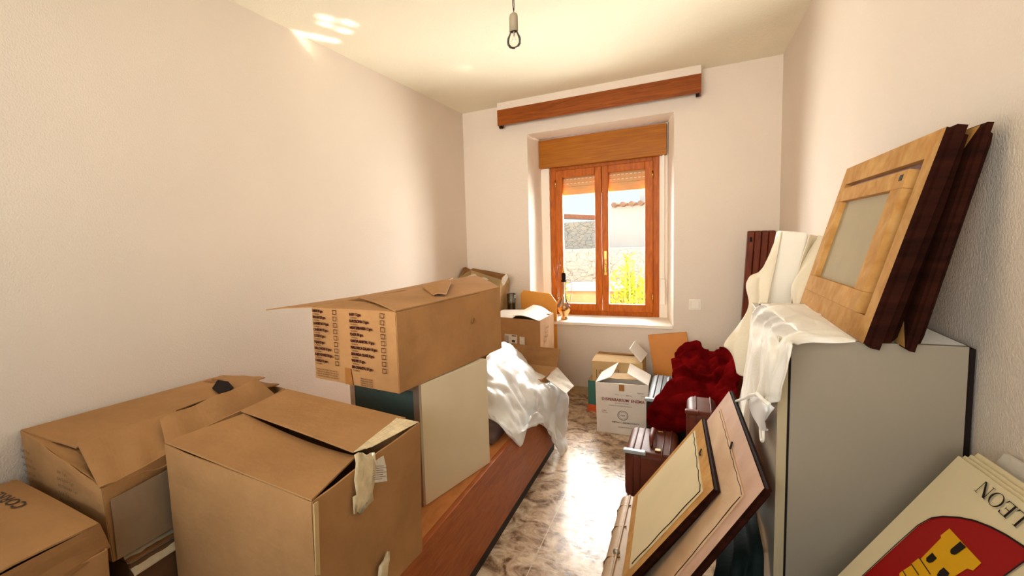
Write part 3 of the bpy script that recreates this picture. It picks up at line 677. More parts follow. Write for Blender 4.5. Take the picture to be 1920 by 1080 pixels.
Ox = carton('teal_carton', 'teal and orange printed carton on the floor behind the medical carton', Ob, [p+V(0,0,.255) for p in Ob], TEALB, seed=44, bulge=.001)
bm = bmesh.new(); box(bm, (-.742, 4.313, .0), (-.333, 4.667, .055)); link('orange_band', bm, ORNG, Ox)
flap(Ox, [V(-.735,4.32,.257), V(-.735,4.66,.257), at(1114, 700, 'Y', 4.6), at(1104, 713, 'Y', 4.34)], name='torn_flap', m=CARDP)
flap(Ox, [V(-.73,4.33,.258), V(-.35,4.33,.258), V(-.35,4.65,.258), V(-.73,4.65,.258)], name='lid', m=CARDP, bulge=.001)
Nb = [V(-.70, 4.33, .264), V(-.33, 4.33, .264), V(-.33, 4.66, .264), V(-.70, 4.66, .264)]
Nt = [V(-.703, 4.32, .425), V(-.33, 4.32, .43), V(-.33, 4.66, .43), V(-.70, 4.66, .43)]
Nx = carton('beige_carton', 'beige carton with closed domed lid, topmost behind the medical carton', Nb, Nt, CARDP, seed=48, bulge=.003)
flap(Nx, [Nt[0], Nt[1], V(-.34, 4.49, .452), V(-.69, 4.49, .452)], name='front_flap', m=CARDP, disp=lambda u, v: .008*math.sin(math.pi*v))
flap(Nx, [Nt[3], Nt[2], V(-.34, 4.48, .458), V(-.69, 4.48, .458)], name='back_flap', m=CARD, disp=lambda u, v: .008*math.sin(math.pi*v+u))
flap(Nx, [at(1202, 679, 'Y', 4.32), at(1213, 664, 'Y', 4.5), at(1190, 640, 'Y', 4.5), at(1180.5, 654, 'Y', 4.34)], name='raised_flap', m=CARDW, t=.012, bulge=.001)
bm = bmesh.new(); frN = (V(-.70, 4.325, .264), V(1, 0, 0), V(0, 0, 1), V(0, -1, 0))
for (a, b_, c, d) in ((.03, .02, .20, .024), (.03, .12, .20, .124), (.03, .02, .034, .12), (.196, .02, .2, .12)): strip(bm, frN, a, b_, c, d, .004)
text_into(bm, '(S)', .05, frN, .05, .06, off=.004); link('printed_frame', bm, INKG, Nx)
# leaning orange board
a = at(1215, 628.5, 'Y', 4.715); b_ = at(1287, 622, 'Y', 4.725); xd = (b_-a); xd.y = 0; w = xd.length; xd.normalize(); zd = V(-xd.z, 0, xd.x)
lean = V(0, -.11, 0)
bm = bmesh.new(); hgt = .60
p = [a-zd*hgt+lean, a+xd*w-zd*hgt+lean]
hexa(bm, [p[0], p[1], p[1]+V(0,.016,0), p[0]+V(0,.016,0)], [a, a+xd*w, a+xd*w+V(0,.016,0), a+V(0,.016,0)])
o = link('leaning_board', bm, ORANGE, bevel=.002); tag(o, 'square orange laminate board leaning below the light switch', 'board')
mz = min((o.matrix_world @ v.co).z for v in o.data.vertices)
o.location.z = -min(0, mz)*0+ (0.0 - mz if mz < 0 else 0)*0
# ------------------------------------------------------------------ oil lamp on the sill
lc = V(-1.035, 4.86, .676)
lam = thing('glass_lamp', lc, 'tall slender glass carafe lamp with curved handle on the window sill', 'lamp')
bm = bmesh.new(); lathe(bm, [(.0001, 0), (.030, 0), (.034, .008), (.022, .022), (.028, .035), (.052, .075), (.062, .10), (.060, .118)], lc, 28); link('base_bowl', bm, KER, lam, smooth=True)
bm = bmesh.new(); lathe(bm, [(.058, .118), (.055, .13), (.036, .165), (.020, .20), (.015, .26), (.016, .34), (.018, .36)], lc, 28); link('glass_neck', bm, LAMPG, lam, smooth=True)
bm = bmesh.new(); lathe(bm, [(.019, .355), (.024, .36), (.024, .37), (.018, .375), (.020, .42), (.016, .44), (.0001, .445)], lc, 24); link('collar', bm, DARK, lam, smooth=True)
bm = bmesh.new(); lathe(bm, [(.006, .44), (.011, .455), (.006, .47), (.009, .48), (.003, .50), (.0001, .515)], lc, 16); link('finial', bm, BRASS, lam, smooth=True)
bm = bmesh.new(); tube(bm, [lc+V(.016, 0, .36), lc+V(.035, 0, .385), lc+V(.062, 0, .37), lc+V(.072, 0, .33), lc+V(.066, 0, .25), lc+V(.058, 0, .19), lc+V(.05, 0, .14)], .0028, 8); link('handle', bm, BRASSD, lam, smooth=True)
bm = bmesh.new(); tube(bm, [lc+V(-.016, 0, .21), lc+V(-.04, 0, .19), lc+V(-.062, 0, .16), lc+V(-.07, 0, .13)], .004, 8); link('spout', bm, KER, lam, smooth=True)
# dried stalk beside the lamp
bm = bmesh.new()
for s in range(5):
    a = V(-1.10, 4.90, .676); tube(bm, [a, a+V(.004*s, 0, .25), a+V(.012*s-.02, .01, .42+.015*s), a+V(.02*s-.05, .01, .5+.02*s)], .0012, 5)
o = link('dried_stalks', bm, BRASSD); tag(o, 'thin dried stalks standing on the sill behind the glass lamp', 'dried plant')

# ------------------------------------------------------------------ white cloth on the bed
def rdg(p): return 1-2*abs(noise.noise(p))
def fold1(u, v, p): return .012*abs(math.sin(u*8+1.2*v+.8*math.sin(v*5)))*(.3+.7*v)-.006+.020*rdg(V(p.x*6, p.y*6, p.z*4))-.008+.009*rdg(p*14)-.002
def AT(L): return [at(x, y, 'X', X) for x, y, X in L]
cl = cloth('crumpled_white_cloth', [
    AT([(913, 668, -1.03), (937, 642, -1.14), (962, 650, -1.13), (990, 668, -1.05), (1012, 686, -.98), (1034, 700, -.88)]),
    AT([(912, 700, -.97), (943, 690, -.96), (975, 688, -.94), (1008, 698, -.91), (1035, 706, -.83), (1052, 714, -.79)]),
    AT([(912, 735, -.92), (944, 735, -.88), (975, 730, -.86), (1005, 733, -.81), (1035, 736, -.775), (1060, 740, -.75)]),
    AT([(914, 765, -.92), (950, 778, -.84), (983, 775, -.80), (1010, 770, -.785), (1040, 780, -.77), (1064, 785, -.745)]),
    AT([(915, 772, -.91), (960, 815, -.785), (988, 800, -.775), (1018, 795, -.77), (1046, 825, -.755), (1065, 815, -.74)]),
    AT([(917, 780, -.90), (979, 839, -.765), (1000, 772, -.775), (1028, 808, -.775), (1053, 856, -.738), (1064, 842, -.735)])],
    SHEET2, t=.003, folds=fold1)
tag(cl, 'crumpled white satin cloth draped over the bed end', 'cloth')
bm = bmesh.new(); box(bm, (-1.25, 2.35, .432), (-.86, 2.95, .475), Matrix.Rotation(0, 3, 'Z')); o = link('folded_dark_blanket', bm, mat('mauve_fabric', (112, 92, 92), .9, .2, 12, .2, 60), bevel=.015, seg=3)
tag(o, 'dark mauve folded blanket lying on the bed base under the white cloth', 'blanket')

# ------------------------------------------------------------------ suitcases
def suitcase(name, label, x0, x1, y0, y1, z0, z1, m, mstrap, handle=True, pipes=(.16, .30, .72, .86)):
    t = thing(name, ((x0+x1)/2, (y0+y1)/2, z0), label, 'suitcase')
    bm = bmesh.new(); box(bm, (x0, y0, z0), (x1, y1, z1)); link('shell', bm, m, t, bevel=.035, seg=5, smooth=True)
    w = x1-x0
    for k, fx in enumerate(pipes):
        x = x0+w*fx; bm = bmesh.new()
        tube(bm, [(x, y0-.004, z0+.03), (x, y0-.004, z1-.03), (x, y0+.01, z1-.008), (x, y0+.03, z1+.003), (x, y1-.03, z1+.003), (x, y1-.008, z1-.02), (x, y1+.004, z0+.03)], .004, 8)
        link('piping', bm, m, t, smooth=True)
    xm = (x0+x1)/2; ym = (y0+y1)/2
    if handle:
        bm = bmesh.new(); tube(bm, [(xm, ym-.10, z1+.002), (xm, ym-.095, z1+.028), (xm, ym-.06, z1+.042), (xm, ym+.06, z1+.042), (xm, ym+.095, z1+.028), (xm, ym+.10, z1+.002)], [.009, .011, .014, .014, .011, .009], 12); link('handle', bm, m, t, smooth=True)
        for s in (-1, 1):
            bm = bmesh.new(); ring = [(xm+.0, ym+s*.10+.018*math.cos(a), z1+.012+.014*math.sin(a)) for a in [2*math.pi*k/12 for k in range(12)]]
            tube(bm, ring, .004, 6, close=True); link('handle_ring', bm, BRASSD, t, smooth=True)
            bm = bmesh.new(); box(bm, (xm+.02, ym+s*.15-.015, z1), (xm+.05, ym+s*.15+.015, z1+.010)); link('latch', bm, BRASSD, t, bevel=.003)
    bm = bmesh.new(); box(bm, (x0-.006, y0-.008, z1-.012), (x0+w*.42, y0+.03, z1+.008)); link('corner_strap', bm, mstrap, t, bevel=.006, seg=3)
    return t
STRAP = mat('pale_blue_leather', (150, 158, 160), .3, .05, 10)
suitcase('brown_suitcase', 'brown leather suitcase with ribbed top and pale strap, on the tiles', -.315, -.06, 2.94, 3.36, 0, .275, LEATH, STRAP)
suitcase('black_suitcase', 'black suitcase standing half under the red velvet, beside the medical carton', -.245, -.01, 3.47, 4.12, 0, .415, LEATHK, STRAP)
suitcase('brown_suitcase', 'brown leather suitcase almost hidden beneath the red velvet', -.02, .125, 3.06, 3.38, 0, .50, LEATH, LEATH, handle=False, pipes=(.3, .8))
def AY(L): return [at(x, y, 'Y', Y) for x, y, Y in L]
def ridge(p): return 1-2*abs(noise.noise(p))
def foldv(u, v, p): return .034*ridge(p*5.5+V(3, 1, 2))-.02+.020*ridge(p*12+V(1, 5, 2))-.012+.006*noise.noise(p*30)
vel = cloth('red_velvet_throw', [
    AY([(1266, 655, 4.13), (1286, 640, 4.15), (1309, 641, 4.15), (1331, 661, 4.10), (1352, 650, 3.95), (1388, 658, 3.60)]),
    AY([(1261, 678, 3.95), (1284, 668, 4.0), (1308, 668, 4.0), (1332, 684, 3.95), (1355, 682, 3.75), (1387, 686, 3.50)]),
    AY([(1257, 712, 3.62), (1280, 705, 3.66), (1305, 705, 3.70), (1332, 712, 3.70), (1357, 714, 3.60), (1385, 716, 3.40)]),
    AY([(1230, 743, 3.47), (1262, 738, 3.48), (1292, 738, 3.48), (1325, 740, 3.46), (1352, 742, 3.40), (1378, 742, 3.25)]),
    AY([(1216, 765, 3.42), (1247, 768, 3.42), (1278, 770, 3.42), (1305, 768, 3.42), (1330, 764, 3.38), (1358, 762, 3.15)]),
    AY([(1214, 790, 3.40), (1244, 792, 3.40), (1270, 794, 3.41), (1296, 788, 3.40), (1316, 780, 3.30), (1338, 785, 3.15)]),
    AY([(1222, 804, 3.39), (1246, 808, 3.39), (1268, 810, 3.40), (1290, 806, 3.40), (1308, 800, 3.30), (1328, 795, 3.15)])],
    VELVET, t=.006, folds=foldv, nu=90, nv=90)
tag(vel, 'crumpled dark red velvet throw heaped over the suitcases', 'throw')

# ------------------------------------------------------------------ grey wardrobe on the right
WX0, WY0, WY1, WZ = .222, 1.640, 2.36, 1.193
wd = thing('grey_wardrobe', (.39, 2.08, 0), 'tall grey laminate cabinet with brass key against the right wall', 'cabinet')
bm = bmesh.new(); box(bm, (WX0+.004, WY0, 0), (WR-.016, WY0+.018, WZ-.0)); link('side_panel', bm, GLAM, wd, bevel=.0015)
bm = bmesh.new(); box(bm, (WX0+.004, WY1-.018, 0), (WR-.016, WY1, WZ)); link('side_panel', bm, GLAM, wd)
bm = bmesh.new(); box(bm, (WX0+.004, WY0+.018, WZ-.018), (WR-.016, WY1-.018, WZ)); link('top_panel', bm, SHEET, wd)
bm = bmesh.new(); box(bm, (WR-.014, WY0+.006, 0), (WR-.004, WY1-.006, WZ-.006)); link('back_panel', bm, DARK, wd)
bm = bmesh.new(); box(bm, (WX0-.002, WY0+.004, 0.0), (WX0+.004, WY1-.004, WZ-.004)); link('door_gap_shade', bm, DARK, wd)  # dark slab filling the gap, its shade put into the colour
bm = bmesh.new(); box(bm, (WX0-.022, WY0, .01), (WX0-.002, WY1, WZ)); dr = link('door', bm, DOORW, wd, bevel=.0015)
bm = bmesh.new(); box(bm, (WX0-.0225, WY0-.0012, .01), (WX0-.0015, WY0, WZ)); link('edge_band', bm, EDGE, dr)
kz = 1.045; ky = 1.70
bm = bmesh.new(); tube(bm, [(WX0-.020, ky, kz), (WX0-.046, ky, kz)], .0032, 8)
ring = [(WX0-.050, ky+.013*math.cos(a), kz+.016*math.sin(a)) for a in [2*math.pi*k/18 for k in range(18)]]
tube(bm, ring, .0045, 8, close=True); box(bm, (WX0-.053, ky-.010, kz-.004), (WX0-.047, ky+.010, kz+.004)); link('key', bm, BRASSD, dr, smooth=True)

# ------------------------------------------------------------------ picture frames (seen from behind)
def R3(yaw, pit, rol): return Matrix.Rotation(yaw, 3, 'Z') @ Matrix.Rotation(pit, 3, 'X') @ Matrix.Rotation(rol, 3, 'Y')
# front frame on the cabinet: rotation 89.9, 14.1 : local x -> +Y, local y -> -X  (so the carved face is at local -y)
def frame_at(name, label, org, yaw, pit, rol, w, h, border, depth, member, flip=True, front=WALN, near=None):
    """four rails seen from behind, the carved face away from the viewer"""
    s = -1 if flip else 1
    M4 = Matrix.Translation(org) @ R3(yaw, pit, rol).to_4x4() @ Matrix.Diagonal((1, s, 1, 1))
    t = thing(name, org, label, 'picture frame')
    def L(bm, nm, m, par=t, **k):
        bmesh.ops.transform(bm, matrix=M4, verts=bm.verts); bmesh.ops.recalc_face_normals(bm, faces=bm.faces); return link(nm, bm, m, par, **k)
    def inset(d): return [(d, d), (w-d, d), (w-d, h-d), (d, h-d)]
    for k, nm in enumerate(('bottom_rail', 'side_rail', 'top_rail', 'side_rail')):
        bm = bmesh.new(); i, j = k, (k+1) % 4
        prof = [(0., 0.), (.001, depth*.16), (-.006, depth*.22), (-.006, depth*.5), (.010, depth*.56), (.014, depth*.8), (.03, depth), (border*.8, depth*.7), (border, depth*.45), (border, 0.)]
        A_ = [bm.verts.new(V(inset(d)[i][0], y, inset(d)[i][1])) for d, y in prof]; B_ = [bm.verts.new(V(inset(d)[j][0], y, inset(d)[j][1])) for d, y in prof]
        n = len(prof)
        for q in range(n):
            f = bm.faces.new((A_[q], A_[(q+1) % n], B_[(q+1) % n], B_[q])); f.material_index = 0 if q >= n-2 else 1
        f = bm.faces.new(A_[::-1]); f.material_index = 1; f = bm.faces.new(B_); f.material_index = 1
        L(bm, nm, [near if near and k == 3 else member, front])
    return t, L
ft, FL = frame_at('picture_frame', 'pine-backed picture frame with canvas, in front on the grey cabinet top', V(.357, 1.603, 1.196), 1.569, .247, .016, .825, .511, .062, .062, PINE, flip=True)
def rect_ring(bm, x0, z0, x1, z1, b, y0, y1):
    """four butt-jointed bars; y measured away from the viewer"""
    box(bm, (x0, y0, z0), (x1, y1, z0+b)); box(bm, (x0, y0, z1-b), (x1, y1, z1)); box(bm, (x0, y0, z0+b), (x0+b, y1, z1-b)); box(bm, (x1-b, y0, z0+b), (x1, y1, z1-b))
bm = bmesh.new(); box(bm, (.12, -.006, .062), (.785, .016, .118)); box(bm, (.12, -.006, .385), (.785, .016, .432)); box(bm, (.12, -.006, .118), (.205, .016, .385)); box(bm, (.71, -.006, .118), (.785, .016, .385)); FL(bm, 'stretcher', PINE, bevel=.002)
bm = bmesh.new(); box(bm, (.18, .010, .10), (.74, .0115, .41)); FL(bm, 'canvas', CANV)
bm = bmesh.new(); box(bm, (.055, .017, .055), (.775, .021, .458)); FL(bm, 'backing', MAHO)
bm = bmesh.new(); box(bm, (.145, -.0072, .405), (.165, -.006, .420)); FL(bm, 'nail_hole', DARK)
ft2, FL2 = frame_at('picture_frame', 'larger dark walnut frame behind the pine-backed one on the cabinet', V(.424, 1.580, 1.196), 1.569, .20, 0, .80, .497, .085, .034, PINE, flip=True, near=WALN)
bm = bmesh.new(); box(bm, (.08, .012, .08), (.78, .018, .455)); FL2(bm, 'backing', PINEP)

# ------------------------------------------------------------------ lower stack: beige case and two frames
bc = suitcase('beige_leather_case', 'beige leather case with stitched seams, under the two leaning frames', -.272, -.03, 1.50, 2.42, 0, .292, LEATHB, LEATHB, handle=False)
bm = bmesh.new()
for yy in (1.9, 2.12, 2.3): tube(bm, [(-.276, yy, .03), (-.275, yy, .26), (-.262, yy, .284), (-.22, yy, .296)], .0025, 6)
link('seam', bm, BRASSD, bc, smooth=True)
bm = bmesh.new(); lathe(bm, [(.0001, 0), (.012, 0), (.010, .010), (.0001, .014)], (-.235, 1.93, .292), 14); link('stud', bm, METAL, bc, smooth=True)
# frame 1: yaw -88.4 pitch -33 : local x -> -Y (towards camera), local y -> +X (away from the viewer)
f1, L1 = frame_at('picture_frame', 'small pine frame with cream backing leaning foremost above the beige case', V(-.218, 2.369, .300), -1.543, -.576, -.010, .651, .474, .06, .034, PINE, flip=False)
bm = bmesh.new(); box(bm, (.05, -.003, .045), (.60, .004, .43)); L1(bm, 'backing', BACKB)
bm = bmesh.new()
xs = [.06+.53*k/14 for k in range(15)]
for a, b2 in zip(xs, xs[1:]): tube(bm, [(a, -.004, .422+.003*math.sin(a*60)), (b2, -.004, .422+.003*math.sin(b2*60))], .0014, 5)
zs = [.06+.362*k/12 for k in range(13)]
for a, b2 in zip(zs, zs[1:]): tube(bm, [(.588+.003*math.sin(a*50), -.004, a), (.588+.003*math.sin(b2*50), -.004, b2)], .0014, 5)
L1(bm, 'crack', WALN)
bm = bmesh.new(); tube(bm, [(.30, -.004, .452), (.33, -.008, .446), (.345, -.006, .444)], .003, 6); L1(bm, 'nail', DARK)
f2, L2 = frame_at('picture_frame', 'wide frame with plywood back leaning against the cabinet door behind the cream-backed one', V(-.158, 2.382, .300), -1.537, -.508, 0, .868, .60, .075, .030, mat('pinkish_pine', (206, 172, 150), .55, 0, 9, .1, 60, rgb2=(190, 152, 128)), flip=False)
bm = bmesh.new(); box(bm, (.07, -.004, .06), (.80, .004, .535)); L2(bm, 'plywood_back', PINEP)
bm = bmesh.new()
xs = [.08+.715*k/16 for k in range(17)]
for a, b2 in zip(xs, xs[1:]): tube(bm, [(a, -.004, .528+.002*math.sin(a*70)), (b2, -.004, .528+.002*math.sin(b2*70))], .0013, 5)
zs = [.07+.45*k/12 for k in range(13)]
for a, b2 in zip(zs, zs[1:]): tube(bm, [(.796+.002*math.sin(a*50), -.004, a), (.796+.002*math.sin(b2*50), -.004, b2)], .0016, 5)
L2(bm, 'crack', WALN)
bm = bmesh.new(); tube(bm, [(.45, -.004, .545), (.49, -.008, .535)], .003, 6); L2(bm, 'nail', DARK)
# dark clothes at the foot of the cabinet
tc = cloth('dark_teal_garment', [[V(-.02, 1.72, .01), V(.06, 1.75, .01), V(.12, 1.72, .01), V(.185, 1.76, .01)], [V(-.01, 1.76, .2), V(.06, 1.74, .22), V(.12, 1.77, .24), V(.188, 1.78, .26)], [V(.07, 1.80, .36), V(.11, 1.78, .42), V(.15, 1.8, .46), V(.188, 1.8, .5)], [V(.11, 2.2, .38), V(.14, 2.2, .42), V(.16, 2.2, .46), V(.188, 2.2, .5)]], TEALF, t=.01, folds=lambda u, v, p: .010*math.sin(u*16)+.01*noise.noise(p*12), nu=40, nv=30)
tag(tc, 'dark teal garment bundled below the leaning frames beside the cabinet door', 'garment')

# ------------------------------------------------------------------ sheets on the cabinet and behind
def pl(L): return [V(*p) for p in L]
bm = bmesh.new()
sb = [V(.15, 3.0, 0), V(.255, 3.0, 0), V(.255, 3.34, 0), V(.15, 3.34, 0)]; stp = [at(1465.6, 433.5, 'Y', 3.0), at(1516.7, 437, 'Y', 3.0)]
stt = [stp[0], stp[1], stp[1]+V(.02, .34, 0), stp[0]+V(.02, .34, 0)]
hexa(bm, sb, stt); o = link('sheet_wrapped_board', bm, SHEET, bevel=.012, seg=3); tag(o, 'tall narrow white wrapped board leaning beside the right wall', 'board')
def fold2(u, v, p): return .010*abs(math.sin(v*7+1.5*u))+.010*rdg(V(p.x*9, p.y*9, p.z*2.5))-.012
s1 = cloth('draped_cream_sheet', [
    AY([(1467, 434, 2.98), (1459, 475, 2.97), (1450, 515, 2.95), (1441, 550, 2.92), (1433, 590, 2.88), (1420, 650, 2.85), (1410, 700, 2.82)]),
    AY([(1463, 436, 3.02), (1446, 485, 3.0), (1430, 525, 2.98), (1425, 560, 2.93), (1416, 600, 2.88), (1405, 655, 2.84), (1398, 705, 2.82)]),
    AY([(1462, 440, 3.08), (1439, 497, 3.05), (1414, 522, 3.02), (1412, 565, 2.97), (1398, 610, 2.90), (1383, 650, 2.86), (1388, 700, 2.84)]),
    AY([(1460, 444, 3.10), (1437, 500, 3.08), (1401, 529, 3.05), (1403, 572, 3.0), (1382, 612, 2.95), (1356, 648, 2.90), (1384, 662, 2.88)])],
    SHEETC, t=.003, folds=fold2)
tag(s1, 'cream sheet hanging in a wing left of the wrapped board', 'sheet')
s2_ = cloth('draped_cream_sheet', [
    AY([(1519, 440, 2.98), (1508, 470, 2.96), (1497, 505, 2.93), (1487, 540, 2.85), (1480, 585, 2.75)]),
    AY([(1534, 442, 3.05), (1519, 475, 3.05), (1503, 515, 3.02), (1492, 545, 2.9), (1492, 585, 2.78)]),
    AY([(1538, 442, 2.85), (1512, 492, 2.80), (1492, 528, 2.75), (1488, 552, 2.70), (1496, 585, 2.66)]),
    AY([(1560, 448, 2.75), (1545, 490, 2.7), (1530, 530, 2.66), (1518, 560, 2.62), (1512, 590, 2.6)])],
    SHEETC, t=.003, folds=fold2)
tag(s2_, 'cream sheet fold between the wrapped board and the pine-backed frame', 'sheet')
def fold3(u, v, p): return (.014*abs(math.sin(u*10+1.6*v+.5*math.sin(v*6)))+.008*abs(math.sin(u*17-3*v+1)))*min(1, .25+1.1*v)-.006+.006*rdg(V(p.x*12, p.y*12, p.z*4))
def AZ(L): return [at(x, y, 'Z', z) for x, y, z in L]
s3 = cloth('white_cotton_sheet', [
    AZ([(1506, 572, 1.225), (1530, 588, 1.222), (1560, 610, 1.217), (1588, 629, 1.212), (1604, 641, 1.208)]),
    AZ([(1472, 566, 1.255), (1498, 582, 1.25), (1524, 601, 1.236), (1552, 621, 1.222), (1578, 639, 1.211)]),
    AZ([(1428, 570, 1.265), (1446, 586, 1.26), (1470, 604, 1.245), (1500, 621, 1.228), (1522, 637.5, 1.213)]),
    AT([(1404, 592, .185), (1416, 606, .185), (1436, 620, .19), (1462, 631, .195), (1480, 637, .197)]),
    AT([(1396, 640, .168), (1411, 650, .165), (1430, 655, .168), (1452, 663, .178), (1468, 668, .185)]),
    AT([(1389, 690, .158), (1407, 695, .158), (1425, 700, .162), (1443, 705, .172), (1458, 706, .180)]),
    AT([(1383, 747, .155), (1404, 748, .155), (1420, 744, .160), (1434, 755, .168), (1445, 752, .175)])],
    SHEET, t=.003, folds=fold3, nu=80, nv=80)
tag(s3, 'white cotton sheet gathered over the front corner of the grey cabinet', 'sheet')
bm = bmesh.new()
hem = [at(x, y, 'X', .150) for x, y in ((1381, 752), (1390, 748), (1400, 746), (1408, 741), (1418, 738), (1424, 742), (1432, 750), (1438, 757))]
tube(bm, [p+V(.003*math.sin(i*2), 0, 0) for i, p in enumerate(hem)], .005, 8); link('gathered_hem', bm, SHEET, s3, smooth=True)
s4 = cloth('white_pillowcase', [
    AT([(1402, 748, .165), (1418, 742, .165), (1436, 750, .17), (1450, 765, .18)]),
    AT([(1404, 762, .160), (1420, 760, .16), (1436, 768, .165), (1440, 782, .175)]),
    AT([(1410, 780, .17), (1424, 782, .165), (1434, 790, .17), (1432, 796, .18)]),
    AT([(1424, 800, .18), (1430, 806, .175), (1436, 808, .18), (1440, 806, .185)])], SHEET2, t=.003, folds=lambda u, v, p: .0025*math.sin(u*7+v*3), nu=30, nv=30)
tag(s4, 'white pillowcase tucked below the gathered sheet beside the brass key', 'pillowcase')
c = at(1428.5, 808, 'X', .176); bm = bmesh.new()
tube(bm, [c+V(0, .035*math.cos(a), .028*math.sin(a)) for a in [2*math.pi*k/20 for k in range(20)]], .004, 8, close=True)
o = link('white_ring', bm, WHITEP, smooth=True); tag(o, 'white cord ring hanging below the pillowcase on the cabinet door', 'ring')

# ------------------------------------------------------------------ wooden slats by the back wall
sl = thing('folded_shutter', (.42, 4.55, 0), 'folded mahogany shutter standing by the back wall right of the window', 'shutter')
for k in range(4):
    tx = at(1403+13.2*k, 433.5, 'Y', 4.60).x; w = .040
    bxx = tx-.066; bm = bmesh.new()
    hexa(bm, [V(bxx, 4.60+.0*k, 0), V(bxx+w, 4.60, 0), V(bxx+w, 4.68, 0), V(bxx, 4.68, 0)], [V(tx, 4.60, 1.44-.002*k), V(tx+w, 4.60, 1.44-.002*k), V(tx+w, 4.68, 1.44), V(tx, 4.68, 1.44)])
    link('leaf', bm, MAHO, sl, bevel=.006)
bm = bmesh.new(); box(bm, (.372, 4.585, 1.36), (.385, 4.60, 1.395)); link('hinge', bm, DARK, sl)

# ------------------------------------------------------------------ painted sign
yaw, pit, rol = -1.545, -.532, -.031
RS = R3(yaw, pit, rol); p0 = CAM+(V(.155, 1.668, .223)-CAM)*.875
# board: local x 0..1.0 towards the camera, local z from the floor up to .70, face towards local -y
zl = -(p0.z-.006)/(RS @ V(0, 0, 1)).z
Ms = Matrix.Translation(p0) @ RS.to_4x4()
nS = (RS @ V(0, -1, 0)).normalized(); aX = RS @ V(1, 0, 0); aZ = RS @ V(0, 0, 1)
def SP(px, py, off=.001):
    d = ray(px, py); t = (p0-CAM).dot(nS)/d.dot(nS); return CAM+d*t+nS*off
sg = thing('painted_sign', p0+aZ*zl+aX*.5, 'cream board with red castle shield, upside down, leaning on the right wall', 'sign')
def SL(bm, nm, m, par=sg, **k):
    bmesh.ops.transform(bm, matrix=Ms, verts=bm.verts); return link(nm, bm, m, par, **k)
bm = bmesh.new(); box(bm, (0, 0, zl), (.98, .006, .70)); SL(bm, 'board', SIGNB, bevel=.001)
nb = [(190, .010), (160, .016), (205, .022)]
for k, (dd, y) in enumerate(((0.012, .009), (.02, .017), (.004, .025))):
    bm = bmesh.new(); box(bm, (-.004-.004*k, y, zl+.03), (.97, y+.006, (.706, .713, .723)[k])); o = SL(bm, 'cream_board', SIGNB, par=None, bevel=.001)
    tag(o, ('plain cream board directly behind the painted sign', 'plain cream board, second behind the painted sign', 'plain cream board, last behind the painted sign by the wall')[k], 'board')
bm = bmesh.new(); t0 = at(1868, 866, 'X', .545); 
vv = [t0, at(1884, 850, 'X', .548), at(1905, 862, 'X', .548), at(1925, 872, 'X', .548), at(1925, 930, 'X', .545)]
poly(bm, vv, V(-1, 0, 0)); bmesh.ops.solidify(bm, geom=bm.faces[:], thickness=.006); o = link('torn_card', bm, CARDW); tag(o, 'torn pale card sticking up behind the cream boards', 'card')
bm = bmesh.new()
SH = [(1723.7, 986), (1747.8, 972.9), (1769.5, 969.8), (1800.8, 971.7), (1829.7, 977.7), (1861, 989.8), (1890, 1005), (1920, 1024.7)]
far = SP(1920, 1057)
c1 = SP(1629.8, 1071.6); c2 = SP(1723.7, 986)
dn = (c1-c2).normalized()
pts = [SP(1600, 1100)]+[c1]+[SP(x, y) for x, y in SH]+[SP(1950, 1046), SP(1920, 1057), SP(1889.9, 1079), SP(1860, 1104)]
O_ = pts[0]
tri = [SP(1600, 1100)]+[SP(1629.8, 1071.6)]+[SP(x, y) for x, y in SH]+[SP(1955, 1045), SP(1920, 1057), SP(1889.9, 1079), SP(1800, 1145), SP(1700, 1160)]
poly(bm, tri, nS, off=.0004); link('red_shield', bm, RED, sg)
bm = bmesh.new()
edge = [SP(1590, 1109, .0022), SP(1629.8, 1071.6, .0022), SP(1680, 1025, .0022)]+[SP(x, y, .0022) for x, y in SH]+[SP(1955, 1047, .0022)]
for a, b2 in zip(edge, edge[1:]):
    d = (b2-a).normalized(); s = nS.cross(d)*.0016; poly(bm, [a-s, b2-s, b2+s, a+s], nS)
for e2 in ([SP(1955, 1036, .0022), SP(1920, 1057, .0022), SP(1889.9, 1079, .0022), SP(1850, 1108, .0022)],):
    for a, b2 in zip(e2, e2[1:]):
        d = (b2-a).normalized(); s = nS.cross(d)*.0014; poly(bm, [a-s, b2-s, b2+s, a+s], nS)
link('shield_outline', bm, INKB, sg)
bm = bmesh.new()
K = [(1782.7, 992.2), (1842.9, 1057.2), (1827.3, 1071.6), (1816.4, 1067.5), (1796, 1080), (1770, 1094), (1755, 1100), (1735, 1110), (1712, 1125), (1690, 1100), (1688.8, 1076.4), (1694.8, 1071.6), (1711.7, 1061), (1711.7, 1058.4), (1723.7, 1048.7), (1728.5, 1049.5), (1767, 1010), (1765.9, 1005.4)]
poly(bm, [SP(x, y, .0022) for x, y in K], nS, off=0); link('gold_castle', bm, GOLD, sg)
bm = bmesh.new()
for sh in ([(1804, 1017), (1815, 1028), (1800, 1039), (1793, 1042.5), (1787, 1041), (1785, 1037), (1786, 1032)],
           [(1751.5, 1038), (1760, 1048.5), (1752, 1056), (1745, 1057.5), (1740, 1054), (1740, 1048)],
           [(1773, 1066), (1784, 1077), (1776, 1090), (1764, 1088), (1760, 1080), (1765, 1072)]):
    poly(bm, [SP(x, y, .003) for x, y in sh], nS, off=0)
for (a, b2) in (((1727, 1048), (1748, 1079)), ((1712, 1060), (1726, 1080)), ((1696, 1072), (1702, 1082))):
    a = SP(*a, .003); b2 = SP(*b2, .003); d = (b2-a).normalized(); s = nS.cross(d)*.0010; poly(bm, [a-s, b2-s, b2+s, a+s], nS, off=0)
link('castle_openings', bm, INKB, sg)
